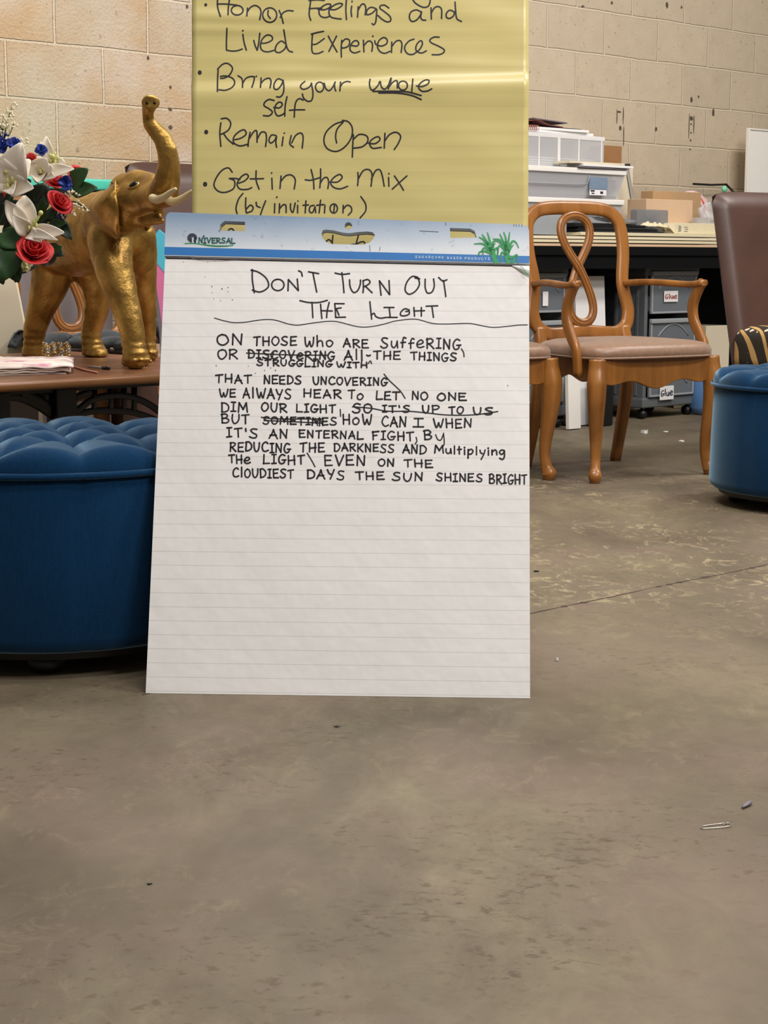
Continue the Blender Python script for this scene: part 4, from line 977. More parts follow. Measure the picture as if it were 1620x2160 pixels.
    sp = MB().sweep(pts, .0165, .0105, ref=(0, -1, .17), n=12, e=3.0, closed=True).build('splat', 'chair_wood', t, smooth=True); sp['label'] = 'openwork figure-eight splat'
    for off in (-.0062, .0062):
        rp = []
        for i in range(N):
            a = pts[(i + 1) % N] - pts[i - 1]; a.normalize(); sd = a.cross(V((0, -1, .17))).normalized(); rp.append(pts[i] + sd * off + V((0, -1, .17)).normalized() * .0100)
        MB().sweep(rp, .0016, .0016, ref=(0, -1, .17), n=6, closed=True).build('carved_groove', M['groove'], sp, smooth=True)
    m_ = MB(); m_.hexa([V((x * (1.0 if z > .95 else .7), back_y(z) + y, z)) for x in (-.040, .040) for y in (-.008, .008) for z in (.925, .955)])
    m_.hexa([V((x * (1.0 if z < .53 else .62), back_y(z) + y, z)) for x in (-.055, .055) for y in (-.008, .008) for z in (.505, .548)])
    m_.build('splat_block', 'chair_wood', t, bevel=.003)
    if arms:
        for sx in (-1, 1):
            path = cat([(sx * .206, back_y(.68), .684), (sx * .226, .16, .690), (sx * .250, .06, .688), (sx * .274, -.05, .683), (sx * .280, -.125, .690)], 6)
            MB().sweep(path, [.014, .016, .017, .018, .019], [.013, .012, .012, .012, .012], ref=(0, 0, 1), n=12, e=3.2).build('arm', 'chair_wood', t, smooth=True)
            path = cat([(sx * .280, -.118, .694), (sx * .280, -.094, .665), (sx * .280, -.066, .610), (sx * .282, -.070, .555), (sx * .285, -.105, .500), (sx * .284, -.132, .455), (sx * .276, -.135, .370)], 6)
            MB().sweep(path, [.0125] * 7, [.018, .020, .022, .022, .020, .018, .018], ref=(0, -1, 0.02), n=12, e=3.6).build('arm_support', 'chair_wood', t, smooth=True)
    return t
M['groove'] = simple('carved_groove', (86, 48, 20), 0.5)
chair_a = make_chair('carved wooden armchair with figure-eight back beside the blue ottoman', (0.858, 6.065, 0), 0.50)
chair_b = make_chair('wooden side chair half hidden behind the white easel pad', (0.268, 5.94, 0), 0.40, arms=False)
chair_c = dup(chair_b, (-0.925, 5.585, 0), YAW, 'wooden side chair behind the gold elephant, pushed up to the table')
# ================================================================== parsons chairs
def make_parsons(label, loc, rz, top=1.03):
    t = thing('leather_chair', label, 'chair', loc, rz)
    m_ = MB(); N = 14
    def prof(zf, side):    # leaning, padded back
        return 0
    def P(x, z, o):
        return V((x, .205 + (z - .46) * .20 + o, z))
    rows = []
    m2 = MB(); nz, nx = 20, 20
    out = []
    for sgn in (-1, 1):
        for j in range(nz + 1):
            for i in range(nx + 1):
                u, v = i / nx * 2 - 1, j / nz * 2 - 1
                # rounded rectangle pillow
                xx = math.copysign(1 - (1 - abs(u)) ** 1.0, u); hw = .232 + .012 * v
                z = .36 + (top - .36) * (v + 1) / 2
                edge = max(abs(u) ** 9, max(v, 0) ** 12)
                corner = 0.022 * (abs(u) ** 8) * (max(v, 0) ** 8)
                o = sgn * .045 * math.sqrt(max(0.0, 1 - edge))
                out.append(P(xx * hw, z - corner * 1.0, o))
    w_ = nx + 1; n_ = (nz + 1) * w_; fs = []
    for j in range(nz):
        for i in range(nx):
            a = j * w_ + i; fs.append((a, a + 1, a + w_ + 1, a + w_)); b = a + n_; fs.append((b, b + w_, b + w_ + 1, b + 1))
    for i in range(nx): fs.append((i, n_ + i, n_ + i + 1, i + 1))
    m2.add(out, fs); m2.build('backrest', 'leather', t, smooth=True)
    m3 = MB()
    def ft(a):
        c, s_ = math.cos(a), math.sin(a); e = .3
        return math.copysign(abs(c) ** e, c) * .245, math.copysign(abs(s_) ** e, s_) * .225 - .02
    pillow(m3, ft, [(.9, .36), (.99, .365), (1.0, .40), (1.0, .46), (.99, .485), (.94, .505), (.8, .52), (.5, .53), (.2, .532)], 64)
    s_ = m3.build('seat', 'print_fabric', t, smooth=True); s_['label'] = 'black, gold and white patterned seat'
    for sx in (-1, 1):
        for y in (-.21, .17):
            MB().hexa([V((sx * .2 + a * (.022 if z else .016), y + b * (.022 if z else .016) + (0 if z else .02 * (1 if y > 0 else 0)), z)) for a in (-1, 1) for b in (-1, 1) for z in (0, .37)]).build('leg', 'black', t)
    return t
t = NT('mudcloth_print'); vec = t.coords(scale=(1, 1, 1), rot=(.3, .2, .5))
wv = t.n('ShaderNodeTexWave'); wv.wave_type = 'BANDS'; t.setv(wv, Scale=8.0, Distortion=6.0, Detail=1.0); wv.inputs['Detail Scale'].default_value = 0.6; t.l(vec, wv.inputs['Vector'])
vo = t.n('ShaderNodeTexVoronoi'); vo.inputs['Scale'].default_value = 26; vo.inputs['Randomness'].default_value = 0.25; t.l(t.coords(scale=(.7, 1, 1)), vo.inputs['Vector'])
d1 = t.ramp(vo.outputs['Distance'], [(0.30, 1.0), (0.34, 0.0)])
m1 = t.ramp(wv.outputs['Fac'], [(0.80, 0.0), (0.84, 1.0)]); m2_ = t.ramp(wv.outputs['Fac'], [(0.50, 1.0), (0.54, 0.0)])
c = t.mix(m1, lin((40, 34, 26)), lin((190, 152, 92)))
c = t.mix(t.math('MULTIPLY', d1, m2_), c, lin((214, 200, 176)))
M['print_fabric'] = t.out(c, 0.8, 0)
pr = at_y(1640, 620, 6.62)
parson = make_parsons('brown leather high-backed chair with patterned seat behind the right ottoman', (1.632, 6.36, 0), 0.50, 1.035)
parson2 = make_parsons('brown leather high-backed chair behind the elephant trunk', (-0.53, 6.01, 0), YAW, 1.125)
for ch in parson2.children:
    pass

# ================================================================== the low table on the left
TZ = 0.49
ta = on_z(0, 806, TZ); tb = on_z(336, 787, TZ)
td = (tb - ta).normalized(); tn = V((-td.y, td.x, 0))
tl0 = ta - td * 0.75; tl1 = tb + td * 0.42; DEP = 1.05
tcn = (tl0 + tl1) / 2 + tn * DEP / 2
trot = math.atan2(td.y, td.x)
table = thing('low_table', 'low wood-topped table on a black lattice base, under the gold elephant', 'table', (tcn.x, tcn.y, 0), trot)
TL_ = (tl1 - tl0).length
MB().box((0, 0, TZ - .0125), (TL_, DEP, .025)).build('tabletop', 'walnut', table, bevel=.006)
e_ = MB().sweep([(-TL_ / 2, -DEP / 2 + .0, TZ - .0125), (TL_ / 2, -DEP / 2, TZ - .0125), (TL_ / 2, DEP / 2, TZ - .0125), (-TL_ / 2, DEP / 2, TZ - .0125)], .006, .0115, n=8, closed=True)
e_.build('edge_moulding', 'walnut_edge', table, smooth=True)
MB().box((0, -DEP / 2 + .10, TZ - .032), (TL_ - .16, .03, .014)).build('frame_rail', 'black_metal', table)
MB().box((0, DEP / 2 - .12, TZ - .045), (TL_ - .16, .03, .04)).build('frame_rail', 'black_metal', table)
# base: posts with lattice arches between
def tlocal(px, py, yl):     # pixel -> table-local x,z on the vertical plane y=yl
    p0 = V((tcn.x, tcn.y, 0)) + tn * yl; q = on_plane(px, py, p0, -tn); return (q - p0).dot(td), q.z
yl = -DEP / 2 + .10
def post(px0, px1):
    x0 = tlocal(px0, 860, yl)[0]; x1 = tlocal(px1, 860, yl)[0]
    MB().box(((x0 + x1) / 2, yl, (TZ - .03) / 2), (x1 - x0, .05, TZ - .03)).build('leg', 'black_metal', table, bevel=.004)
post(-14, 11); post(108, 152)
def bar(pts, r, name='lattice_bar'):
    pth = [V((tlocal(a, b, yl)[0], yl, tlocal(a, b, yl)[1])) for a, b in pts]
    MB().sweep(cat(pth, 5) if len(pth) > 2 else pth, r, r * .7, ref=(0, -1, 0), n=8, e=4).build(name, 'black_metal', table, smooth=True)
bar([(40, 826), (75, 842), (112, 866)], .013, 'brace'); bar([(2, 836), (40, 838), (75, 852), (112, 876)], .011, 'brace'); bar([(82, 822), (112, 848)], .012, 'brace')
bar([(150, 872), (168, 862), (196, 842), (235, 834), (270, 836), (305, 848), (336, 868), (380, 905)], .0085, 'arch'); bar([(150, 880), (190, 868), (235, 866), (280, 870), (325, 885), (380, 912)], .0085, 'arch')
bar([(158, 838), (180, 830), (192, 826)], .008)
for px_ in (199, 233, 261, 283): bar([(px_, 815), (px_, 874)], .0075)
bar([(150, 815), (340, 806)], .006, 'arch')
for sx in (-1, 1):
    MB().box((sx * (TL_ / 2 - .12), DEP / 2 - .12, (TZ - .03) / 2), (.05, .05, TZ - .03)).build('leg', 'black_metal', table)
x1_ = tlocal(335, 860, yl)[0]
MB().box((TL_ / 2 - .12, yl, (TZ - .03) / 2), (.05, .05, TZ - .03)).build('leg', 'black_metal', table)

# things stowed beneath and behind the table
def tworld(x, y, z=0): 
    q = V((tcn.x, tcn.y, 0)) + td * x + tn * y; return V((q.x, q.y, z))
def crate(name, mat, px0, py0, px1, yl_, depth, label, cat_, zb=0.0, lidmat=None):
    x0, z1 = tlocal(px0, py0, yl_); x1, _ = tlocal(px1, py0, yl_)
    c = tworld((x0 + x1) / 2, yl_ + depth / 2, zb); h = z1 - zb
    t = thing(name, label, cat_, c, trot)
    MB().box((0, 0, h / 2), (x1 - x0, depth, h)).build('body', mat, t, bevel=.006)
    if lidmat: MB().box((0, 0, h - .01), (x1 - x0 + .012, depth + .012, .02)).build('lid', lidmat, t, bevel=.004)
    return t
crate('cardboard_box', 'cardboard', 204, 812, 232, .18, .10, 'small tan cardboard box under the low table', 'box')
crate('storage_tub', 'lavender', 16, 836, 82, .05, .30, 'grey storage tub under the low table, left of the black post', 'tub')
crate('brown_box', 'leather', 256, 815, 335, .12, .06, 'dark brown box under the low table, right of the lattice', 'box')
crate('paper_bundle', 'white_paper', 164, 846, 198, .0, .10, 'white paper bundle under the low table', 'paper')

# gear behind the table
def wthing(name, label, cat_, s, t_, z, group=None): 
    return thing(name, label, cat_, wall_pt(s, t_, z), YAW, group)
# in a wall thing: local x = along wall, local y = away from room (toward wall), z up
s0 = wall_px(-60, 400, .30)[0]; s1, zt = wall_px(245, 379, .30); zl = wall_px(150, 400, .30)[1]
cab = wthing('storage_cabinet', 'grey cabinet with teal top against the wall behind the elephant', 'cabinet', (s0 + s1) / 2, .17, 0)
MB().box((0, 0, (zl - .02) / 2), (s1 - s0 - .03, .22, zl - .02)).build('body', 'lavender', cab, bevel=.006)
MB().box((0, 0, zl - .01), (s1 - s0 - .02, .24, .02)).build('dark_gap_strip', 'black', cab)  # solid black strip standing for the dark gap under the lid
MB().box((0, 0, (zt + zl) / 2), (s1 - s0, .26, zt - zl)).build('lid', 'teal', cab, bevel=.008)
# cream board leaning at the left
a0 = at_y(-70, 560, 5.25); a1 = at_y(20, 568, 5.25); b1 = at_y(44, 760, 5.15); z0 = 0
bo = thing('presentation_board', 'cream board propped up at the left edge behind the table', 'board', (a1.x - .2, 5.31, 0))
lx0, lx1, lb1 = a0.x - .3, a1.x, b1.x
k = (lb1 - lx1) / (a1.z - b1.z); bx_ = lx1 + k * a1.z; topz = a1.z + .15; tx_ = lx1 - k * .15
MB().hexa([V((x, y, z)) for x, y, z in ((lx0, 5.27, 0), (lx0, 5.31, topz), (lx0, 5.295, 0), (lx0, 5.335, topz), (bx_, 5.27, 0), (tx_, 5.31, topz), (bx_, 5.295, 0), (tx_, 5.335, topz))]).build('panel', 'cream', bo, wloc=bo.location)
# painted canvas standing right of the elephant
pc0 = at_y(333, 486, 5.10)
cv = thing('painted_canvas', 'cyan and pink painted canvas standing behind the elephant front legs', 'painting', (-0.55, 5.12, 0))
def cvp(px, py, o=0): q = at_y(px, py, 5.10); return V((q.x, q.y + o + (q.z - .5) * .04, q.z))
mb = MB()
def plate(mb, pts, o, th):
    n = len(pts); f = [cvp(a, b, o) for a, b in pts]; g = [p + V((0, th, 0)) for p in f]
    mb.add(f + g, [tuple(range(n)), tuple(reversed(range(n, 2 * n)))] + [(i, i + n, (i + 1) % n + n, (i + 1) % n) for i in range(n)]); return mb
plate(mb, [(322, 500), (334, 484), (350, 497), (420, 560), (420, 640), (346, 575), (322, 546)], 0, .02).build('cyan_panel', 'cyan', cv, wloc=cv.location)
plate(MB(), [(322, 546), (346, 575), (420, 640), (420, 1000), (352, 1000), (337, 690), (328, 620)], 0.001, .02).build('pink_panel', 'pinkpaint', cv, wloc=cv.location)
plate(MB(), [(322, 596), (328, 596), (344, 700), (362, 1010), (352, 1010), (336, 700)], -.004, .028).build('frame_edge', 'slate', cv, wloc=cv.location)
# grey blanket heaped on the chair behind the table
def blanket(u, v):
    px = 24 + 324 * u; p0 = at_y(px, 700, 5.22 + .0 * v)
    prof = [(0, 5.22, .502), (.25, 5.21, .512), (.5, 5.24, .522), (.75, 5.30, .528), (1, 5.38, .515)]
    f = v * 4; k = min(3, int(f)); a, b = prof[k], prof[k + 1]; q = f - k
    y = a[1] + (b[1] - a[1]) * q; z = a[2] + (b[2] - a[2]) * q
    z += .016 * noise.noise(V((u * 5, v * 3, 4))) + .008 * math.sin(u * 17 + v * 5 + 2 * noise.noise(V((u * 3, v * 2, 1)))) + .05 * math.exp(-((u - .95) / .09) ** 2) + .02 * math.exp(-((u - .07) / .06) ** 2) + .007 * math.sin(v * 14 + u * 6)
    e = min(1, u / .05, (1 - u) / .05); z = .50 + (z - .50) * e ** .5
    q_ = at_y(px, 700, y); return V((q_.x, y - .03 * noise.noise(V((u * 7, v * 5, 9))), max(z, .499)))
bl = MB().shell(lambda u, v: blanket(u, 1 - v), 90, 34, .012)
blo = bl.build('blanket', 'grey_cloth', None, wloc=(-.9, 5.4, .49), smooth=True); blo.location = (-.9, 5.4, .49)
tag(blo, 'crumpled dark grey blanket heaped on the chair behind the elephant', 'blanket')
# ================================================================== gold elephant statue
def E_(px, py, y): return at_y(px, py, y)
def chain(mb, nodes, n=18):
    """nodes: (px,py,depth,radius px[, flatten]) -> overlapping tapered spheres"""
    P = [(E_(a, b, y), r * y / FPX) for a, b, y, r in nodes]
    for i in range(len(P) - 1):
        (p0, r0), (p1, r1) = P[i], P[i + 1]; L_ = (p1 - p0).length; k = max(2, int(L_ / (0.25 * min(r0, r1))) + 1)
        for j in range(k + 1):
            f = j / k; mb.ball(p0.lerp(p1, f), r0 + (r1 - r0) * f, 14, 9)
eb = MB()
chain(eb, [(112, 505, 4.86, 62), (128, 500, 4.83, 76), (165, 497, 4.72, 86), (205, 490, 4.60, 84), (245, 482, 4.50, 72)])
chain(eb, [(118, 520, 4.90, 58), (140, 520, 4.90, 60)])
chain(eb, [(165, 455, 4.72, 42), (190, 452, 4.66, 40), (218, 440, 4.58, 38)])
chain(eb, [(245, 482, 4.50, 64), (285, 500, 4.50, 44), (292, 540, 4.52, 40)])
chain(eb, [(230, 465, 4.47, 58), (255, 440, 4.38, 48), (272, 425, 4.32, 44)])          # neck
# legs
chain(eb, [(232, 505, 4.42, 50), (240, 565, 4.37, 41), (262, 640, 4.35, 32), (279, 695, 4.335, 27), (282, 730, 4.33, 25.5), (286, 754, 4.325, 28)])
chain(eb, [(296, 520, 4.60, 36), (300, 590, 4.64, 32), (307, 650, 4.67, 24), (312, 700, 4.69, 17), (314, 730, 4.69, 16), (318, 746, 4.69, 17)])
chain(eb, [(118, 540, 4.86, 55), (105, 600, 4.85, 40), (84, 660, 4.86, 29), (73, 700, 4.87, 24), (71, 725, 4.88, 22.5), (69, 740, 4.88, 23)])
chain(eb, [(182, 540, 4.86, 50), (203, 600, 4.86, 33), (205, 645, 4.87, 28), (194, 690, 4.88, 22.5), (192, 715, 4.88, 21.5), (196, 736, 4.88, 23)])
# feet: flattened pads
TZ_ = TZ
def foot(px, py, y, rx, ry, h):
    p = E_(px, py, y); k = y / FPX
    for j in range(4): eb.ball((p.x, p.y, TZ_ + h * k * (.26 + .24 * j)), (rx * k * (1 - .05 * j), ry * k * (1 - .05 * j), h * k * .32), 18, 8)
f1 = on_z(287, 772, TZ); foot(287, 772, f1.y, 33, 34, 26)
f2 = on_z(312, 757, TZ); foot(313, 757, 4.70, 18, 24, 24)
foot(69, 748, 4.885, 24.5, 26, 22)
foot(199, 748, 4.885, 28, 28, 22); foot(206, 750, 4.86, 25, 25, 15)
for q in ((297, 758, 4.272, 9), (311, 759, 4.285, 8.5), (318, 762, 4.31, 7), (283, 760, 4.268, 8), (317, 742, 4.635, 7.5), (325, 746, 4.645, 7.5), (330, 752, 4.66, 6)): eb.ball(E_(q[0], q[1], q[2]), q[3] * q[2] / FPX, 10, 7)
# head
chain(eb, [(268, 405, 4.30, 40), (275, 432, 4.28, 40), (270, 448, 4.30, 33)])
chain(eb, [(262, 398, 4.32, 30), (288, 383, 4.27, 25), (312, 388, 4.24, 25), (330, 398, 4.20, 29)])
chain(eb, [(275, 420, 4.26, 36), (305, 418, 4.22, 30), (332, 412, 4.18, 31), (347, 404, 4.16, 31)])
chain(eb, [(285, 458, 4.30, 24), (312, 460, 4.25, 17), (330, 464, 4.20, 12), (342, 466, 4.17, 7)])
chain(eb, [(318, 447, 4.25, 13), (335, 449, 4.225, 10), (343, 449, 4.21, 7)])
# trunk (broad, slightly flat across its front)
for dz, dp in ((0, -3), (0, 3)):
    chain(eb, [(344 + dp, 408, 4.15, 30), (352 + dp, 385, 4.12, 26), (356 + dp, 350, 4.10, 21), (353 + dp, 318, 4.09, 20), (344 + dp, 294, 4.09, 18), (330 + dp * .6, 277, 4.09, 17), (317 + dp * .3, 263, 4.085, 14.5), (311, 246, 4.08, 12.5), (312, 234, 4.07, 13), (314.5, 222, 4.06, 16)])
chain(eb, [(310, 217, 4.05, 14), (317, 216, 4.045, 17), (325, 216, 4.05, 13.5)])
chain(eb, [(312, 209, 4.05, 10), (324, 209, 4.05, 10)])
me_o = eb.build('gold_raw', 'gold', None)
rm = me_o.modifiers.new('r', 'REMESH'); rm.mode = 'VOXEL'; rm.voxel_size = 0.0055; rm.use_smooth_shade = True
sm = me_o.modifiers.new('s', 'SMOOTH'); sm.factor = 0.6; sm.iterations = 7
bpy.context.view_layer.update()
dg = bpy.context.evaluated_depsgraph_get()
me = bpy.data.meshes.new_from_object(me_o.evaluated_get(dg))
bpy.data.objects.remove(me_o)
eloc = V((E_(190, 760, 4.6).x, 4.6, TZ))
# wrinkles and hammered surface, cut into the shape itself
zmin = TZ + .0008
tipc = E_(317.5, 217.5, 4.03)
for v in me.vertices:
    p = v.co; n_ = v.normal
    dx_ = math.hypot((p.x - tipc.x) / 1.25, p.z - tipc.z) / (15 * 4.03 / FPX)
    if dx_ < 1 and n_.y < -.15 and p.y < 4.06: v.co.y = p.y + .013 * (1 - dx_ ** 2); p = v.co
    a = noise.noise(p * 16) * .0022 + noise.noise(p * 42) * .0012
    hh = (p.z - TZ)
    if hh < .10: a += .0016 * math.sin(hh * 330) * max(0, 1 - abs(hh - .045) / .045)
    v.co = p + n_ * a
    if v.co.z < zmin: v.co.z = zmin
bmm = bmesh.new(); bmm.from_mesh(me); BV = BVHTree.FromBMesh(bmm); bmm.free()
me.transform(Matrix.Translation(-eloc)); me.materials.clear(); me.materials.append(M['gold'])
for p in me.polygons: p.use_smooth = True
eleph = thing('elephant_statue', 'gold elephant statue with raised trunk standing on the low table', 'statue', eloc)
bo_ = bpy.data.objects.new('body', me); COL.objects.link(bo_); bo_.parent = eleph; me.name = 'elephant_body'
def hit(px, py):
    d_ = ray(px, py).normalized(); r = BV.ray_cast(CAM, d_)
    return (r[0], r[1]) if r[0] else (E_(px, py, 4.3), V((0, -1, 0)))
def ear(pts_in, pts_out, name, bulge):
    A = cat([E_(*p) for p in pts_in], 6); B_ = cat([E_(*p) for p in pts_out], 6); n = len(A) - 1
    def fn(u, v):
        f = v * n; k = min(n - 1, int(f)); q = f - k; a = A[k].lerp(A[k + 1], q); b = B_[min(k, len(B_) - 2)].lerp(B_[min(k + 1, len(B_) - 1)], q)
        p = a.lerp(b, u); p.y -= bulge * math.sin(PI * u) * math.sin(PI * min(1, v * 1.0)) - .010 * noise.noise(V((u * 3, v * 4, 2))); return p
    return MB().shell(fn, 16, 26, .010).build(name, 'gold', eleph, wloc=eloc, smooth=True)
ear([(243, 379, 4.262), (245, 400, 4.235), (246, 425, 4.225), (250, 462, 4.235), (255, 508, 4.31)],
    [(237, 391, 4.285), (204, 414, 4.29), (186, 450, 4.32), (214, 486, 4.34), (253, 510, 4.29)], 'ear', .022)
ear([(300, 385, 4.36), (310, 410, 4.38), (312, 440, 4.40), (305, 480, 4.45)], [(312, 380, 4.40), (326, 410, 4.48), (322, 445, 4.50), (308, 482, 4.47)], 'ear', .0)
for nodes in ([(322, 418, 4.100, 9), (332, 421, 4.085, 9), (346, 416, 4.055, 7.6), (359, 406, 4.03, 5.6), (370, 399, 4.01, 3.6)],
              [(354, 421, 4.12, 9), (366, 426, 4.10, 9), (382, 420, 4.075, 7.4), (396, 410, 4.05, 5.4), (407, 402, 4.03, 3.4)]):
    P = cat([E_(a, b, y) for a, b, y, r in nodes], 5); R = lerp_list([r * 4.06 / FPX for *_, r in nodes], len(P))
    m_ = MB().sweep(P, R, R, ref=(0, -1, .2), n=14); m_.ball(P[0], R[0], 14, 8); m_.ball(P[-1], R[-1], 12, 8)
    o = m_.build('tusk', 'ivory', eleph, wloc=eloc, smooth=True); o['label'] = 'ivory-coloured curved tusk'
p, n_ = hit(283, 391); k = 4.25 / FPX
rt = n_.to_track_quat('Z', 'Y').to_matrix()
m_ = MB().ball(p, (15 * k, 11.5 * k, 4.4 * k), 18, 10, rt @ Matrix.Rotation(.5, 3, 'Z')).build('eyelid', 'gold', eleph, wloc=eloc, smooth=True)
m_ = MB().ball(p + n_ * .0012, (11.5 * k, 8.8 * k, 6 * k), 18, 10, rt @ Matrix.Rotation(.5, 3, 'Z')).build('eye', 'eyeblack', eleph, wloc=eloc, smooth=True); m_['label'] = 'glossy black eye'
for a, b in ((310, 217.5), (326, 217)):
    p, n_ = hit(a, b); m_ = MB().ball(p, (3.0 * k, 3.4 * k, 2.4 * k), 10, 8, n_.to_track_quat('Z', 'Y').to_matrix()).build('nostril', 'eyeblack', eleph, wloc=eloc, smooth=True)

# ================================================================== bouquet
bloc = V((-1.13, 4.16, TZ))
bq = thing('flower_bouquet', 'red, white and blue artificial flower bouquet left of the gold elephant', 'flowers', bloc)
vz = MB().lathe([(.045, 0), (.055, .004), (.060, .05), (.056, .10), (.040, .15), (.046, .17), (.040, .165), (.034, .15), (.03, .02)], c=bloc, n=28)
vz.build('vase', 'white_plastic', bq, wloc=bloc, smooth=True)
BY = 4.12
def B3(px, py, dy=0.0): return at_y(px, py, BY + dy)
def petal(mb, base_, tip, w_, up, curl=.25, th=.0012, cup=.25, pw=.62):
    """a curved petal or leaf from base to tip"""
    a, b = V(base_), V(tip); L_ = (b - a).length; d_ = (b - a).normalized(); up = (V(up) - d_ * V(up).dot(d_)).normalized(); sd = d_.cross(up)
    def fn(u, v):
        s_ = (u - .5) * 2; wd = w_ * (math.sin(PI * min(1, (v * .93 + .05)) ** pw)) ** .85
        return a + d_ * (L_ * v) + sd * (s_ * wd) + up * (L_ * (curl * math.sin(PI * v * .9) * .5 - .0) + cup * wd * s_ * s_ + .05 * w_ * math.sin(v * 9 + s_ * 3))
    return mb.shell(fn, 6, 10, th)
rb = random.Random(5)
def lily(center, dy, petals, face, stamen):
    c = B3(*center, dy); lo = MB()
    d_ = V(face).normalized()
    for k in range(5):
        a = 2 * PI * k / 5; q = c + d_ * .035 + V((math.cos(a) * .010, 0, math.sin(a) * .010)); lo.cyl(c, q, .0016, 6); lo.ball(q, (.0035, .003, .006), 8, 6)
    tip = B3(*stamen, dy - .03); lo.cyl(c, tip, .003, 8); lo.ball(tip, .006, 8, 6)
    o = lo.build('lily', 'lilygreen', bq, wloc=bloc, smooth=True); o['label'] = 'white lily'
    for (x, y, ddy, w_) in petals:
        m_ = MB(); petal(m_, c, B3(x, y, dy + ddy), w_, (V((0, -1, .15))), rb.uniform(.15, .4), cup=rb.uniform(.15, .5), pw=.8); m_.build('petal', 'lily', o, wloc=bloc, smooth=True)
lily((62, 492), -.06, [(12, 424, .01, .022), (52, 414, .03, .028), (24, 452, -.04, .020), (136, 490, -.03, .020), (91, 512, -.06, .016), (126, 508, -.08, .013)], (.5, -1, .7), (86, 449))
lily((24, 396), -.05, [(46, 300, -.05, .040), (64, 336, -.02, .030), (-6, 328, -.05, .036), (72, 396, -.04, .026), (-14, 360, -.02, .03), (28, 412, -.06, .022)], (.2, -1, .3), (12, 362))
lily((88, 370), -.02, [(98, 332, -.05, .032), (62, 352, -.04, .024), (112, 352, -.05, .030), (158, 356, -.02, .017), (82, 386, -.06, .022), (118, 374, -.05, .018)], (.4, -1, .5), (92, 350))
lily((104, 345), .03, [(97, 288, 0, .015), (86, 300, .01, .008), (108, 318, .0, .014), (138, 342, -.02, .018), (122, 332, -.01, .017), (118, 360, 0, .018)], (.6, -1, .4), (112, 330))
lily((52, 545), .0, [(60, 574, -.02, .016), (44, 560, .0, .013), (70, 560, .0, .013)], (0, -1, -.6), (56, 566))
def rose(center, dy, r, axis, seed):
    c = B3(*center, dy); R = r * BY / FPX; ax = V(axis).normalized(); u0 = ax.cross(V((0, 0, 1))).normalized(); v0 = ax.cross(u0); m_ = MB(); rr = random.Random(seed)
    for ring, (n, rad, h, op) in enumerate(((3, .22, .55, .02), (4, .42, .52, .12), (5, .66, .42, .32), (6, .92, .22, .55))):
        for k in range(n):
            a = 2 * PI * (k + rr.random() * .5) / n + ring; span = PI * 1.25 / n + .35
            jw = rr.uniform(.9, 1.12)
            def fn(u, v, a=a, rad=rad, h=h, op=op, span=span, jw=jw):
                an = a + (u - .5) * 2 * span; bulge = rad * (.35 + .65 * math.sin(v * PI / 2)) * jw + op * v ** 3 * .55
                top = (-.35 + (h + .55) * v) * (1 - .16 * (2 * u - 1) ** 2) - op * v ** 4 * .35
                bulge += .05 * math.sin(u * 9 + a * 3) * v
                return c + (u0 * math.cos(an) + v0 * math.sin(an)) * (bulge * R) + ax * (top * R)
            m_.shell(fn, 8, 7, .001)
    m_.ball(c - ax * R * .3, R * .4, 10, 7)
    o = m_.build('rose', 'rose', bq, wloc=bloc, smooth=True); o['label'] = 'red rose'
rose((124, 430), -.03, 25, (.75, -.6, .7), 1); rose((70, 532), -.10, 31, (.35, -.7, .75), 2)
rose((120, 386), .03, 20, (.2, -.5, .8), 3); rose((66, 334), .02, 9, (.1, -1, .2), 4); rose((160, 366), .03, 14, (.4, -1, .5), 5)
def bluef(center, dy, r, seed):
    m_ = MB(); rr = random.Random(seed); c = B3(*center, dy); R = r * BY / FPX
    for k in range(9):
        a = 2 * PI * k / 9 + rr.random(); tip = c + V((math.cos(a) * R * rr.uniform(.5, 1), -R * rr.uniform(.1, .7), math.sin(a) * R * rr.uniform(.5, 1))); petal(m_, c, tip, R * .48, (rr.uniform(-.3, .3), -1, .4), .3, cup=.4, pw=1.2)
    o = m_.build('blue_flower', 'navy', bq, wloc=bloc, smooth=True)
for a in ((6, 306, 0, 22, 1), (30, 303, -.02, 17, 2), (88, 316, -.02, 15, 3), (140, 386, -.03, 18, 4), (8, 292, .03, 14, 5), (132, 455, .0, 12, 6)): bluef((a[0], a[1]), *a[2:])
def leaf(px0, py0, px1, py1, dy, w_, mat='leaf', curl=.15, up=(0, -1, .4)):
    m_ = MB(); petal(m_, B3(px0, py0, dy + .02), B3(px1, py1, dy), w_ * BY / FPX, up, curl, .001, .2, .85); m_.build('leaf', mat, bq, wloc=bloc, smooth=True)
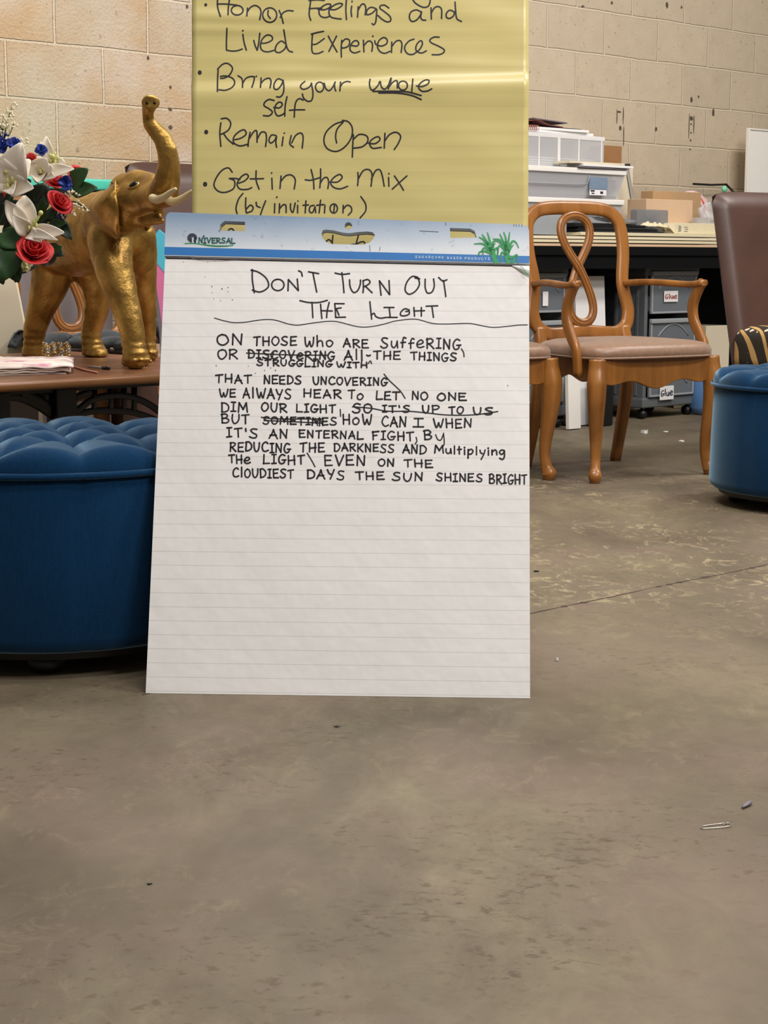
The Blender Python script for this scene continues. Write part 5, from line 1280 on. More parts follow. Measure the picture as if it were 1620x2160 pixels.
for a in ((150, 392, 186, 356, 0, 20, 'leaf'), (150, 408, 206, 396, -.01, 17, 'leaf'), (20, 520, 8, 592, -.08, 34, 'leaf'), (2, 492, 52, 520, -.06, 28, 'leaf'), (30, 540, 34, 596, -.06, 15, 'leaf'),
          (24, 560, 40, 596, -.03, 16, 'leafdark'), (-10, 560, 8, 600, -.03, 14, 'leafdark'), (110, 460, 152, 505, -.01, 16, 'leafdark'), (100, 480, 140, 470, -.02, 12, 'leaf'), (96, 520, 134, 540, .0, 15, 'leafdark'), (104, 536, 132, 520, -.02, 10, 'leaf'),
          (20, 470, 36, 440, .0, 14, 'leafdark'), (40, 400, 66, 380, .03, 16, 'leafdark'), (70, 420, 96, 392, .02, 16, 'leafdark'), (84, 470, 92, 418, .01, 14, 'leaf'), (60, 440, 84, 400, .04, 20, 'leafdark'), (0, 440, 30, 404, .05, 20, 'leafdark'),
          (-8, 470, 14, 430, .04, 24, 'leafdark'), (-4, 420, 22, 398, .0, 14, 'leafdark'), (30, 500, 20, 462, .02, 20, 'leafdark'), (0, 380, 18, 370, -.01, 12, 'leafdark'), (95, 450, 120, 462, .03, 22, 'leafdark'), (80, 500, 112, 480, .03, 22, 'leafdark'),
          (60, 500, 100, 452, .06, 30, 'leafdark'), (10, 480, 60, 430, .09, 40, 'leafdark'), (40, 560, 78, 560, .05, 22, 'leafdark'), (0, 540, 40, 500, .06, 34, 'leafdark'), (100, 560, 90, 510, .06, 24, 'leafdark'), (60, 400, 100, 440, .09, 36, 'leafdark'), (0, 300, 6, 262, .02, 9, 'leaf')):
    leaf(*a[:6], a[6])
m_ = MB()
for pts in ([(90, 470), (92, 430), (80, 386), (70, 372)], [(50, 560), (62, 520), (70, 470)], [(-40, 640), (0, 560), (40, 500), (60, 470)], [(-50, 660), (-10, 500), (20, 420), (24, 396)], [(-45, 650), (20, 540), (90, 470), (126, 440)], [(8, 300), (14, 260), (26, 222)], [(30, 260), (20, 282), (10, 300)], [(126, 440), (150, 425), (170, 432), (188, 446)]):
    P = cat([B3(a, b, .03) for a, b in pts], 5); m_.sweep(P, .0022, .0022, ref=(0, -1, 0), n=6)
m_.build('stems', 'leaf', bq, wloc=bloc, smooth=True)
def sprig(pts, n, mat, name='white_sprig', sz=.0032):
    m_ = MB(); P = cat([B3(a, b, -.01) for a, b in pts], 8); m_.sweep(P, .0011, .0009, ref=(0, -1, 0), n=5)
    for k in range(n):
        q = P[int(rb.random() * (len(P) - 1))]; o = V((rb.uniform(-1, 1), rb.uniform(-1, .5), rb.uniform(-1, 1))) * .011; m_.ball(q + o, (sz * rb.uniform(.6, 1.3), sz * rb.uniform(.6, 1.3), sz * rb.uniform(.6, 1.3)), 7, 5)
    m_.build(name, mat, bq, wloc=bloc, smooth=True)
M['sprig'] = simple('sprig_white', (228, 220, 190), 0.6, var=.2, scale=200)
sprig([(6, 290), (14, 256), (20, 236), (28, 218)], 34, 'sprig'); sprig([(0, 280), (4, 262), (10, 246)], 20, 'sprig'); sprig([(146, 408), (158, 418), (172, 430), (189, 446)], 26, 'sprig'); sprig([(18, 284), (26, 270), (30, 266)], 8, 'sprig'); sprig([(40, 298), (50, 300), (56, 302)], 8, 'sprig'); sprig([(138, 452), (150, 446), (158, 444)], 12, 'sprig')
m_ = MB(); petal(m_, B3(-12, 424), B3(5, 402, -.05), .012, (0, -1, .3)); m_.build('orange_petal', 'orange', bq, wloc=bloc, smooth=True)
m_ = MB(); petal(m_, B3(8, 412), B3(18, 398, -.02), .008, (0, -1, .3)); m_.build('red_petal', 'rose', bq, wloc=bloc, smooth=True)

# ================================================================== small things on the table
br = on_z(120, 764, TZ); R_ = .040
bt = thing('bracelet', 'chunky gold and rhinestone bracelet on the low table', 'bracelet', br)
axd = V((.93, .30, 0)).normalized(); sdv = V((-axd.y, axd.x, 0))
m_ = MB(); m2 = MB(); m3 = MB(); rr = random.Random(2)
for k in range(16):
    a = 2 * PI * k / 16; cc = br + V((0, 0, R_ * .60 + .004)) + sdv * (R_ * math.cos(a)) * .9 + V((0, 0, R_ * .55 * math.sin(a)))
    for j in range(4):
        q = cc + axd * ((j - 1.5) * .019)
        (m_ if (k + j) % 3 == 0 else m2).ball(q, (.0085, .0085, .0065) if (k + j) % 3 == 0 else (.006, .006, .005), 9, 6)
        if (k + j) % 3: m2.ball(q + V((rr.uniform(-.006, .006), rr.uniform(-.006, .006), .004)), .0038, 6, 5)
m_.build('gold_links', 'gold_bright', bt, wloc=br, smooth=True); m2.build('rhinestones', 'gem', bt, wloc=br, smooth=True)
sweep_pts = [br + V((0, 0, R_ * .60 + .004)) + sdv * (R_ * .82 * math.cos(2 * PI * k / 28)) + V((0, 0, R_ * .48 * math.sin(2 * PI * k / 28))) for k in range(28)]
MB().sweep(sweep_pts, .034, .003, ref=(0, 0, 1), n=8, closed=True).build('band', 'gold', bt, wloc=br, smooth=True) if False else None
# folded cloth: four soft layers
fc = on_z(60, 792, TZ); fl_ = thing('folded_cloth', 'folded white and pink cloth at the front edge of the low table', 'cloth', (fc.x, fc.y, TZ))
def layer(k, px1, thick):
    def fn(u, v):
        px = -60 + (px1 + 60) * u; f0 = on_z(px, 794 - 5 * u, TZ); f1 = on_z(px, 768 + 3 * u - (2 if k > 1 else 0), TZ); p = f0.lerp(f1, v)
        z = TZ + .002 + .0055 * k + thick * (math.sin(PI * min(1, v * 1.02)) ** .45) * (min(1, (1 - u) * 12) ** .5) + .005 * noise.noise(V((u * 6, v * 4, k))) * min(1, k)
        return V((p.x, p.y + .006 * noise.noise(V((u * 5, k, 1))), max(z, TZ + .0015)))
    return MB().shell(fn, 40, 12, .004)
for k, (px1, mt) in enumerate(((144, 'cloth_white'), (150, 'cloth_pink'), (138, 'cloth_white'), (156, 'cloth_white'))):
    pass
M['cloth_pink'] = simple('pink_stained_cloth', (216, 150, 168), 0.9, var=.25, scale=30)
t = NT('stained_cloth'); vec = t.coords(); n1 = t.noise(vec, 16, 3); n2 = t.noise(vec, 260, 2); n3 = t.noise(t.coords(loc=(2, 1, 0)), 18, 2)
c = t.mix(t.ramp(n1, [(.55, 0.0), (.68, 1.0)]), lin((238, 222, 212)), lin((206, 134, 160))); c = t.mix(t.math('MULTIPLY', t.ramp(n3, [(.64, 0.0), (.70, 1.0)]), .8), c, lin((100, 140, 130)))
M['cloth_stain'] = t.out(c, .92, 0, t.bump(n2, .3, .002))
for k, (px1, mt, th) in enumerate(((140, 'cloth_white', .007), (150, 'cloth_stain', .007), (146, 'cloth_white', .006), (156, 'cloth_stain', .007))):
    layer(k, px1, th).build('fold', mt, fl_, wloc=fl_.location, smooth=True)
nk = on_z(178, 780, TZ); m_ = MB()
P = cat([on_z(a, b, TZ + .003) for a, b in ((150, 772), (166, 777), (180, 781), (204, 786))], 12)
for q in P: m_.ball(q, .0032, 8, 6)
o = m_.build('bead_chain', 'coil', None, wloc=(nk.x, nk.y, TZ), smooth=True); o.location = (nk.x, nk.y, TZ); tag(o, 'short copper-coloured bead chain on the low table', 'chain')
pn = on_z(208, 775, TZ); m_ = MB(); a, b = on_z(186, 773, TZ + .004), on_z(230, 777, TZ + .004)
pe = thing('hair_pin', 'slim black and white pin lying near the elephant front foot', 'pin', (pn.x, pn.y, TZ))
m_.cyl(a, a.lerp(b, .7), .0028, 8).build('shaft', 'silver_paint', pe, wloc=pe.location, smooth=True)
MB().cyl(a.lerp(b, .7), b, .0044, 8).build('tip', 'black', pe, wloc=pe.location, smooth=True)
# ================================================================== work bench and everything on and under it
TD = .52
zd = wall_px(1350, 521, TD)[1]
ds0, ds1 = wall_px(1000, 521, TD)[0], 2.35
dk = wthing('work_bench', 'long dark work bench along the wall behind the wooden armchair', 'bench', (ds0 + ds1) / 2, TD / 2 + .01, 0)
MB().box((0, 0, zd - .02), (ds1 - ds0, TD - .02, .04)).build('benchtop', 'black_cloth', dk, bevel=.003)
MB().box((0, -TD / 2 + .03, zd - .07), (ds1 - ds0 - .04, .02, .06)).build('front_rail', 'black_cloth', dk)
MB().box((0, TD / 2 - .035, (zd - .04) / 2 + .08), (ds1 - ds0 - .04, .012, zd - .20)).build('back_panel', 'black_cloth', dk)
for sx in (-1, 1):
    for y in (-TD / 2 + .06, TD / 2 - .07): MB().box((sx * ((ds1 - ds0) / 2 - .05), y, (zd - .04) / 2), (.05, .05, zd - .04)).build('leg', 'black_metal', dk)
def item(name, mat, px0, pyt, px1, t_, depth, zb, label, cat_, bevel=.003, group=None, zt=None, rot=0.0):
    s0_, z1 = wall_px(px0, pyt, t_); s1_, _ = wall_px(px1, pyt, t_)
    if zt is not None: z1 = zt
    o = MB().box((0, 0, (z1 - zb) / 2), (s1_ - s0_, depth, z1 - zb)).build(name, mat, None, bevel=bevel)
    o.location = wall_pt((s0_ + s1_) / 2, t_ - depth / 2, zb); o.rotation_euler = (0, 0, YAW + rot)
    return tag(o, label, cat_, group)
ztop = wall_px(1350, 491, TD)[1]; th = (ztop - zd) / 4
z = zd
for k, (a, b, dt, mt, lab) in enumerate(((1060, 1560, -.004, 'tan', 'lowest tan foam board lying along the work bench'), (1070, 1545, .0, 'manila', 'second board from the bottom of the bench stack, pale yellow'),
                                 (1050, 1570, -.008, 'cream', 'second board from the top of the bench stack, cream'), (1225, 1540, -.004, 'manila', 'topmost pale yellow board under the folders and the box'))):
    item('foam_board', mt, a, 500, b, TD + dt, .36 if k < 3 else .19, z + .0008, lab, 'board', bevel=.0015, group='boards lying along the bench', zt=z + th * (.80 if k < 3 else .95)); z += th
zb = z - .0002
z3 = zd + th * 3 + .0004
# left part: grey paper stack beside the topmost board
s_a = item('paper_stack', 'lid_grey', 1070, 452, 1196, TD - .02, .165, z3 + .0005, 'grey stack of paper on the bench behind the chair back', 'paper')
item('notebook_dark', 'black', 1070, 446, 1170, TD - .03, .10, s_a.location.z + s_a.dimensions.z + .0005, 'thin black notebook on top of the grey paper stack', 'notebook', zt=s_a.location.z + s_a.dimensions.z + .008) if False else None
# clear bins with white lids
TB = .30
def bin_(px0, px1, ptop, pbot, plid, label, zfloor=None, tag_=False, lidmat='white_plastic', taper=.012, mat='clear'):
    s0_, zl_ = wall_px(px0, ptop, TB); s1_, _ = wall_px(px1, ptop, TB); zb_ = wall_px(px0 + 60, pbot, TB)[1] if zfloor is None else zfloor; zt_ = wall_px(px0 + 60, plid, TB)[1]
    t = wthing('storage_bin', label, 'bin', (s0_ + s1_) / 2, TB - .12, zb_, 'clear storage bins stacked on the bench'); W_ = s1_ - s0_; D_ = .24; H_ = zl_ - zb_
    m_ = MB(); wl = .003
    def ring(z_, ins): 
        f = taper * 2 * (1 - z_ / H_); return [V((sx * (W_ / 2 - f - ins), sy * (D_ / 2 - f - ins), z_)) for sx, sy in ((-1, -1), (1, -1), (1, 1), (-1, 1))]
    vs = ring(0, 0) + ring(H_, 0) + ring(H_, wl) + ring(wl, wl); fs = [(3, 2, 1, 0)]
    for b_ in (0, 4, 8):
        for i in range(4): k = (i + 1) % 4; fs.append((b_ + i, b_ + k, b_ + 4 + k, b_ + 4 + i))
    fs.append((12, 13, 14, 15)); m_.add(vs, fs).build('tub', mat, t)
    lo = MB().box((0, 0, H_ + (zt_ - zb_ - H_) / 2), (W_ + .016, D_ + .016, zt_ - zb_ - H_)).build('lid', lidmat, t, bevel=.004)
    MB().sweep([(-W_ / 2 + .004, -D_ / 2 - .0, H_ * .56), (W_ * .14, -D_ / 2 + .002, H_ * .55), (W_ * .2, -D_ / 2 - .004, H_ * .62), (W_ * .21, -D_ / 2 - .006, H_ * .94)], .0025, .0025, ref=(0, 0, 1), n=6).build('rim_ridge', 'lid_grey', t, smooth=True)
    return t, W_, D_, H_, zt_
lowb = bin_(1040, 1313, 424, 470, 414, 'lowest clear storage bin of the stack, behind the chair top rail', zfloor=z3 + th * .0 + .0005)
zlid = lowb[4] + .0005
midb = bin_(1040, 1318, 356, 410, 347, 'middle clear storage bin with paper label and white lid', zfloor=zlid)
# contents seen through the plastic: paper bundles
def contents(b, mt, frac, label, n):
    t, W_, D_, H_, _ = b
    m_ = MB()
    for i in range(n):
        z0_ = .004 + i * H_ * frac / n; m_.box((random.uniform(-.01, .01), random.uniform(-.008, .004), z0_ + H_ * frac / n * .4), (W_ - .07, D_ - .06, H_ * frac / n * .75))
    ob = m_.build('papers', mt, None); ob.location = t.location; ob.rotation_euler = t.rotation_euler; tag(ob, label, 'papers')
contents(midb, 'slate', .82, 'grey papers lying inside the middle clear bin', 5)
contents(lowb, 'slate', .6, 'grey papers lying inside the lowest clear bin', 4)
# label on the middle bin
t, W_, D_, H_, _ = midb
def on_front(px, py, tt): s_, z_ = wall_px(px, py, tt); q = V((s_, 0, z_)); return q
cx_ = wall_px((1245 + 1283) / 2, 380, TB)[0] - wall_px(1179, 356, TB)[0] * 0
sc0 = (wall_px(1040, 356, TB)[0] + wall_px(1318, 356, TB)[0]) / 2
lx = wall_px(1262, 380, TB)[0] - sc0; lw = (wall_px(1284, 380, TB)[0] - wall_px(1246, 380, TB)[0])
MB().box((lx, -D_ / 2 - .001, H_ * .62), (lw, .004, H_ * .52)).build('latch', 'blue_label', t, bevel=.004) if 'blue_label' in M else None
M['blue_label'] = simple('blue_grey_label', (120, 138, 158), 0.5, var=.15, scale=50)
MB().box((lx, -D_ / 2 - .001, H_ * .63), (lw, .005, H_ * .50)).build('latch', 'blue_label', t, bevel=.004)
MB().box((lx - .006, -D_ / 2 - .0045, H_ * .26), (lw * .92, .0012, H_ * .22)).build('paper_label', 'white_paper', t)
m_ = MB()
for a, b, w2, h2 in ((-.3, .06, .22, .07), (-.28, -.04, .16, .05), (.2, .0, .16, .10)): m_.box((lx - .006 + a * lw, -D_ / 2 - .0053, H_ * (.26 + b)), (lw * w2, .0006, H_ * h2))
m_.build('label_print', 'print_dark', t)
MB().lathe([(.0, 0), (.022, .0), (.022, .002), (0, .002)], n=20, cap=False).build('seal', 'lid_grey', t) if False else None
zm = midb[4] + .0005
# drawer organiser on top
TO = .20
s0_, _ = wall_px(1010, 300, TO); s1_, _ = wall_px(1276, 300, TO); zo1 = wall_px(1200, 283, TO)[1]
og = wthing('drawer_organizer', 'clear plastic divided organiser on top of the storage bins', 'organizer', (s0_ + s1_) / 2, TO - .09, zm); W_ = s1_ - s0_; D_ = .17; H_ = zo1 - zm
for nm, c, sz in (('front_panel', (0, -D_ / 2, H_ * .46), (W_ - .01, .003, H_ * .80)), ('rear_panel', (0, D_ / 2, H_ * .46), (W_ - .01, .003, H_ * .86)), ('bottom', (0, 0, .002), (W_, D_, .004)),
                  ('side_panel', (W_ / 2 - .002, 0, H_ * .46), (.003, D_, H_ * .84)), ('side_panel', (-W_ / 2 + .002, 0, H_ * .46), (.003, D_, H_ * .84))):
    MB().box(c, sz).build(nm, 'clear', og)
MB().box((0, 0, H_ - .012), (W_ + .006, D_ + .008, .022)).build('lid', 'frost', og, bevel=.004) if 'frost' in M else None
M['frost'] = clear('frosted_plastic', (226, 224, 222), 0.86, .35)
MB().box((0, 0, H_ - .012), (W_ + .006, D_ + .008, .022)).build('lid', 'frost', og, bevel=.004)
for px_ in (1138, 1180, 1222, 1270):
    x_ = wall_px(px_, 310, TO)[0] - (s0_ + s1_) / 2; MB().box((x_, -D_ / 2 - .002, H_ * .46), (.008 if px_ != 1180 else .018, .006, H_ * .86)).build('divider', 'frost', og, bevel=.002)
pk_ = MB()
for i in range(4): pk_.box((-.02 + random.uniform(-.02, .02), 0, .010 + i * .011), (W_ - .08, D_ - .04, .007))
ob = pk_.build('papers', 'white_paper', None); ob.location = wall_pt((s0_ + s1_) / 2, TO - .09, zm + .0045); ob.rotation_euler = (0, 0, YAW); tag(ob, 'pale papers lying inside the divided organiser', 'papers')
zo = zo1 + .0005
# books and paper on the organiser
def flat(name, mat, px0, px1, t_, depth, z0_, h, label, cat_, rot=0.0, group=None, tilt=0.0):
    o = item(name, mat, px0, 280, px1, t_, depth, z0_, label, cat_, bevel=.001, zt=z0_ + h, rot=rot, group=group); return o
flat('paper_ream', 'white_paper', 1020, 1254, .19, .16, zo, .012, 'white paper stack directly on the divided organiser', 'paper', .02)
flat('writing_pad', 'white_paper', 1030, 1240, .19, .16, zo + .0125, .012, 'white writing pad above the paper stack on the organiser', 'pad', -.03)
sp_ = thing('spiral_notebook', 'red spiral-bound notebook at the left of the organiser top', 'notebook', wall_pt(wall_px(1128, 278, .19)[0] - .10, .12, zo + .025), YAW)
MB().box((0, 0, .002), (.22, .15, .004)).build('cover', 'maroon', sp_)
m_ = MB()
for i in range(14): m_.sweep([(x, -.083 + .008 * math.sin(a), -.008 + .012 * math.cos(a)) for a in [2 * PI * k / 10 for k in range(10)] for x in (-.07 + i * .0135,)], .0014, .0014, ref=(1, 0, 0), n=5, closed=True)
m_.build('coil', 'coil', sp_, smooth=True)
flat('black_notebook', 'black', 1150, 1228, .17, .13, zo + .0252, .006, 'black notebook lying on the white writing pad', 'notebook', .06)
flat('grey_magazine', 'slate', 1160, 1238, .18, .12, zo + .0315, .004, 'grey magazine under the black cover, toward the wall', 'magazine', -.1) if False else None
mg = MB().shell(lambda u, v: V(((u - .5) * .30, (v - .5) * .17, .016 * math.exp(-((u - .42) / .16) ** 2) + .0045 + .003 * noise.noise(V((u * 4, v * 3, 0))))), 16, 6, .004)
mo = mg.build('magazine', 'maroon', None, smooth=True); mo.location = wall_pt(wall_px(1130, 262, .16)[0], .11, zo + .036); mo.rotation_euler = (0, .06, YAW); tag(mo, 'maroon magazine with a curled cover on top of the organiser pile', 'magazine')
mo2 = MB().box((0, 0, .003), (.22, .13, .006)).build('booklet', 'slate', None, bevel=.001); mo2.location = wall_pt(wall_px(1158, 262, .16)[0], .11, zo + .055); mo2.rotation_euler = (0, .05, YAW - .05); tag(mo2, 'grey booklet crowning the organiser pile', 'booklet')
# cardboard box behind, papers hanging over the bin lid
item('cardboard_box', 'cardboard', 1272, 306, 1312, .12, .09, zm, 'small brown cardboard box against the wall beside the organiser', 'box', bevel=.002)
flat('paper_pile', 'slate', 1222, 1326, .318, .105, zm, .007, 'grey folder overhanging the middle bin lid', 'folder', .02)
flat('paper_pile', 'white_paper', 1232, 1338, .322, .105, zm + .0075, .011, 'white papers overhanging the middle bin lid at the right', 'paper', .0)
flat('paper_pile', 'cream', 1205, 1318, .315, .10, zm + .019, .010, 'pale tan envelopes on the white papers beside the organiser', 'paper', -.03)
# ivory board and the folded metal stand right of the bins
item('ivory_board', 'cream', 1292, 352, 1336, .10, .02, zb, 'narrow ivory board upright behind the storage bins', 'board')
stn = wthing('metal_stand', 'grey metal stand leg leaning beside the storage bins', 'stand', 0, .3, 0)
a = on_plane(1322, 350, WO + WN * .20, WN); b = on_plane(1346, 463, WO + WN * .24, WN); b.z = zb + .008
stn.location = b; stn.rotation_euler = (0, 0, 0)
MB().sweep([a, b], .011, .006, ref=WN, n=8, e=5).build('leg', 'silver_paint', stn, wloc=b)
m_ = MB(); q = a.lerp(b, .72); m_.ball(q + WN * .007, (.006, .006, .012), 10, 8).build('rivet', 'black', stn, wloc=b, smooth=True)
MB().box(a, (.03, .03, .02)).build('bracket', 'black_metal', stn, wloc=b)
# dark folders sliding over the boards
zz = zb
rf = random.Random(9)
for k, (a0_, a1_, mt, h, lab) in enumerate(((1228, 1402, 'charcoal', .006, 'lowest charcoal folder of the pile on the boards'), (1222, 1392, 'black', .007, 'black folder second from the bottom of the pile'), (1226, 1384, 'charcoal', .006, 'charcoal folder in the middle of the dark pile'),
                                          (1214, 1368, 'black', .012, 'thick black folder near the top of the dark pile'), (1220, 1345, 'charcoal', .005, 'topmost grey folder of the dark pile'))):
    flat('folder', mt, a0_, a1_, TD - .012 - .003 * k, .15, zz, h, lab, 'folder', rf.uniform(-.03, .03), 'dark folders piled on the boards'); zz += h + .0015
wr = MB().shell(lambda u, v: V(((u - .5) * .26, (v - .5) * .16, .012 + .012 * math.sin(u * 7) + .010 * noise.noise(V((u * 5, v * 4, 3))) + .012 * v)), 22, 10, .001)
wo = wr.build('plastic_sleeve', 'smoke', None, smooth=True); wo.location = wall_pt(wall_px(1290, 455, .44)[0], .41, zz + .004); wo.rotation_euler = (0, .05, YAW); tag(wo, 'crumpled grey plastic sleeve on the dark folder pile', 'sleeve')
# right-hand clutter
item('cardboard_packet', 'tan', 1364, 419, 1462, .34, .12, zb, 'lower tan cardboard packet standing on the bench', 'packet')
item('kraft_packet', 'kraft', 1380, 402, 1478, .215, .08, zb, 'upper brown kraft packet behind the tan one', 'packet', rot=-.03)
item('plastic_wrapped_stack', 'smoke', 1346, 441, 1411, .418, .05, zb, 'grey plastic-wrapped stack in front of the tan packet', 'stack', bevel=.008)
m_ = MB().shell(lambda u, v: V(((u - .5) * .16 * (1 - .25 * v) + .02 * math.sin(v * 5), -.01 + .03 * math.sin(PI * u) * (-1) + .02 * noise.noise(V((u * 5, v * 5, 1))), .13 * v * (1 + .25 * math.sin(PI * u)) + .004)), 16, 12, .001)
o = m_.build('clear_bag', 'clear', None, smooth=True); o.location = wall_pt(wall_px(1494, 450, .30)[0], .285, zb); o.rotation_euler = (0, 0, YAW); tag(o, 'crumpled clear plastic bag beside the tan packet', 'bag')
tp = thing('tape_roll', 'roll of clear packing tape lying on the bench', 'tape', wall_pt(wall_px(1482, 460, .42)[0], .41, zb + .03))
for nm, mt, ro, ri in (('tape', 'clear', .05, .036), ('core', 'tan', .036, .033)):
    MB().lathe([(ri, 0), (ro, 0), (ro, .03), (ri, .03), (ri, 0)], n=28, cap=False).build(nm, mt, tp)
pb = wthing('pink_bag', 'pink plastic bag with red printing behind the kraft packet', 'bag', wall_px(1472, 420, .10)[0], .075, zb)
def pbf(u, v, o=0): return V(((u - .5) * .27 * (1 - .30 * v ** 2), -.030 * math.sin(PI * u) * math.sin(PI * min(1, .15 + v * .85)) - .012 - o + .012 * noise.noise(V((u * 4, v * 4, 5))), .245 * v * (1 - .10 * abs(2 * u - 1) ** 2 - .12 * u) + .002))
MB().shell(pbf, 22, 16, .0012).build('sheet', 'pinkbag', pb, smooth=True)
m_ = MB()
def pput(a, b): return pbf(a, b, .0016)
for (x0_, y0_, pts) in ((.12, .66, [(0, 0), (.02, .22), (.10, .26), (.12, .06)]), (.30, .70, [(0, .2), (.10, .2), (.04, .05), (.12, .0)]), (.55, .72, [(0, 0), (.08, .2)]), (.68, .60, [(.0, .26), (.05, .12), (.03, .0)]), (.72, .62, [(0, .2), (.07, .02)])):
    ribbon(m_, [(x0_ + a, y0_ + b) for a, b in pts], .05, pput)
m_.build('red_print', 'redprint', pb, fix=False)
m_ = MB(); ribbon(m_, [(.42, .82), (.6, .68), (.75, .50), (.92, .40)], .012, pput); ribbon(m_, [(.55, .42), (.66, .34)], .014, pput); m_.build('black_print', 'print_dark', pb, fix=False)
# black-rimmed tray with a green gem behind the leather chair
tr = wthing('black_tray', 'black-rimmed tray with a green stone beyond the pink bag', 'tray', wall_px(1505, 400, .08)[0], .10, zb)
P4 = [on_plane(a, b, WO + WN * tt, WN) for a, b, tt in ((1463, 388, .06), (1500, 390, .06), (1532, 389, .06), (1548, 406, .12), (1560, 424, .15))]
MB().sweep(P4, .008, .006, ref=(0, 0, 1), n=8).build('rim', 'black', tr, wloc=tr.location, smooth=False)
tr.rotation_euler = (0, 0, 0)
M['green_gem'] = simple('green_stone', (120, 206, 170), .2, var=.3, scale=40)
MB().ball(on_plane(1528, 399, WO + WN * .10, WN), (.016, .016, .018), 8, 6).build('stone', 'green_gem', tr, wloc=tr.location)
pp = [on_plane(a, b, WO + WN * tt, WN) for a, b, tt in ((1463, 389, .055), (1532, 390, .055), (1585, 446, .20), (1463, 446, .20))]
None if True else MB().add([p + V((0, 0, o_)) for o_ in (0, -.012) for p in pp], [(0, 1, 2, 3), (7, 6, 5, 4), (0, 4, 5, 1), (1, 5, 6, 2), (2, 6, 7, 3), (3, 7, 4, 0)]).build('panel', 'slate', tr, wloc=tr.location)
# crumpled cream paper and cream box with printing
cp_ = MB().shell(lambda u, v: V(((u - .5) * .165, (v - .5) * .07, .006 + (.028 * math.sin(PI * u) ** .6 * (.4 + .6 * v) + .018 * noise.noise(V((u * 7, v * 5, 8)))) * math.sin(PI * min(.98, max(.02, v))) ** .4)), 24, 12, .001)
o = cp_.build('crumpled_paper', 'manila', None, smooth=False); o.location = wall_pt(wall_px(1382, 480, .46)[0], .46, zz + .010); o.rotation_euler = (0, .06, YAW); tag(o, 'crumpled cream wrapping paper left of the cream box', 'paper'); o.location.z = zb + .022
bx = wthing('cream_box', 'cream cardboard box with grey printing on the bench by the leather chair', 'box', 0, 0, 0)
s0_, z1 = wall_px(1424, 470, TD - .04); s1_, _ = wall_px(1560, 470, TD - .04); hb_ = z1 - zb
bx.location = wall_pt((s0_ + s1_) / 2, TD - .11, zb + .0004); tp.location.z = zb + .0012 + hb_; W_ = s1_ - s0_
MB().hexa([V((x + (-.0 if z_ else 0) - (.0 if x > 0 else .055 * (1 if z_ else 0) * -0), y, z_)) for x in (-W_ / 2, W_ / 2) for y in (-.07, .07) for z_ in (0, hb_)]).build('carton', 'manila', bx, bevel=.002)
MB().add([V((-W_ / 2, -.07, 0)), V((-W_ / 2, -.07, hb_)), V((-W_ / 2 - .035, -.06, hb_ * .62)), V((-W_ / 2, .07, hb_)), V((-W_ / 2 - .03, .06, hb_ * .7))], [(0, 1, 2), (1, 3, 4, 2)]).build('flap', 'manila', bx, fix=False)
m_ = MB()
for a, wq, rows in ((.035, .020, 5), (.085, .026, 3)):
    for i in range(rows): m_.box((-W_ / 2 + a + .004 * (i % 2), -.0706, hb_ * (.22 + .13 * i * (5 / rows) * .9)), (wq, .0008, hb_ * .07))
m_.build('printing', 'band_grey', bx) if 'band_grey' in M else None
M['band_grey'] = simple('grey_print', (120, 128, 130), .6); m_.build('printing', 'band_grey', bx)

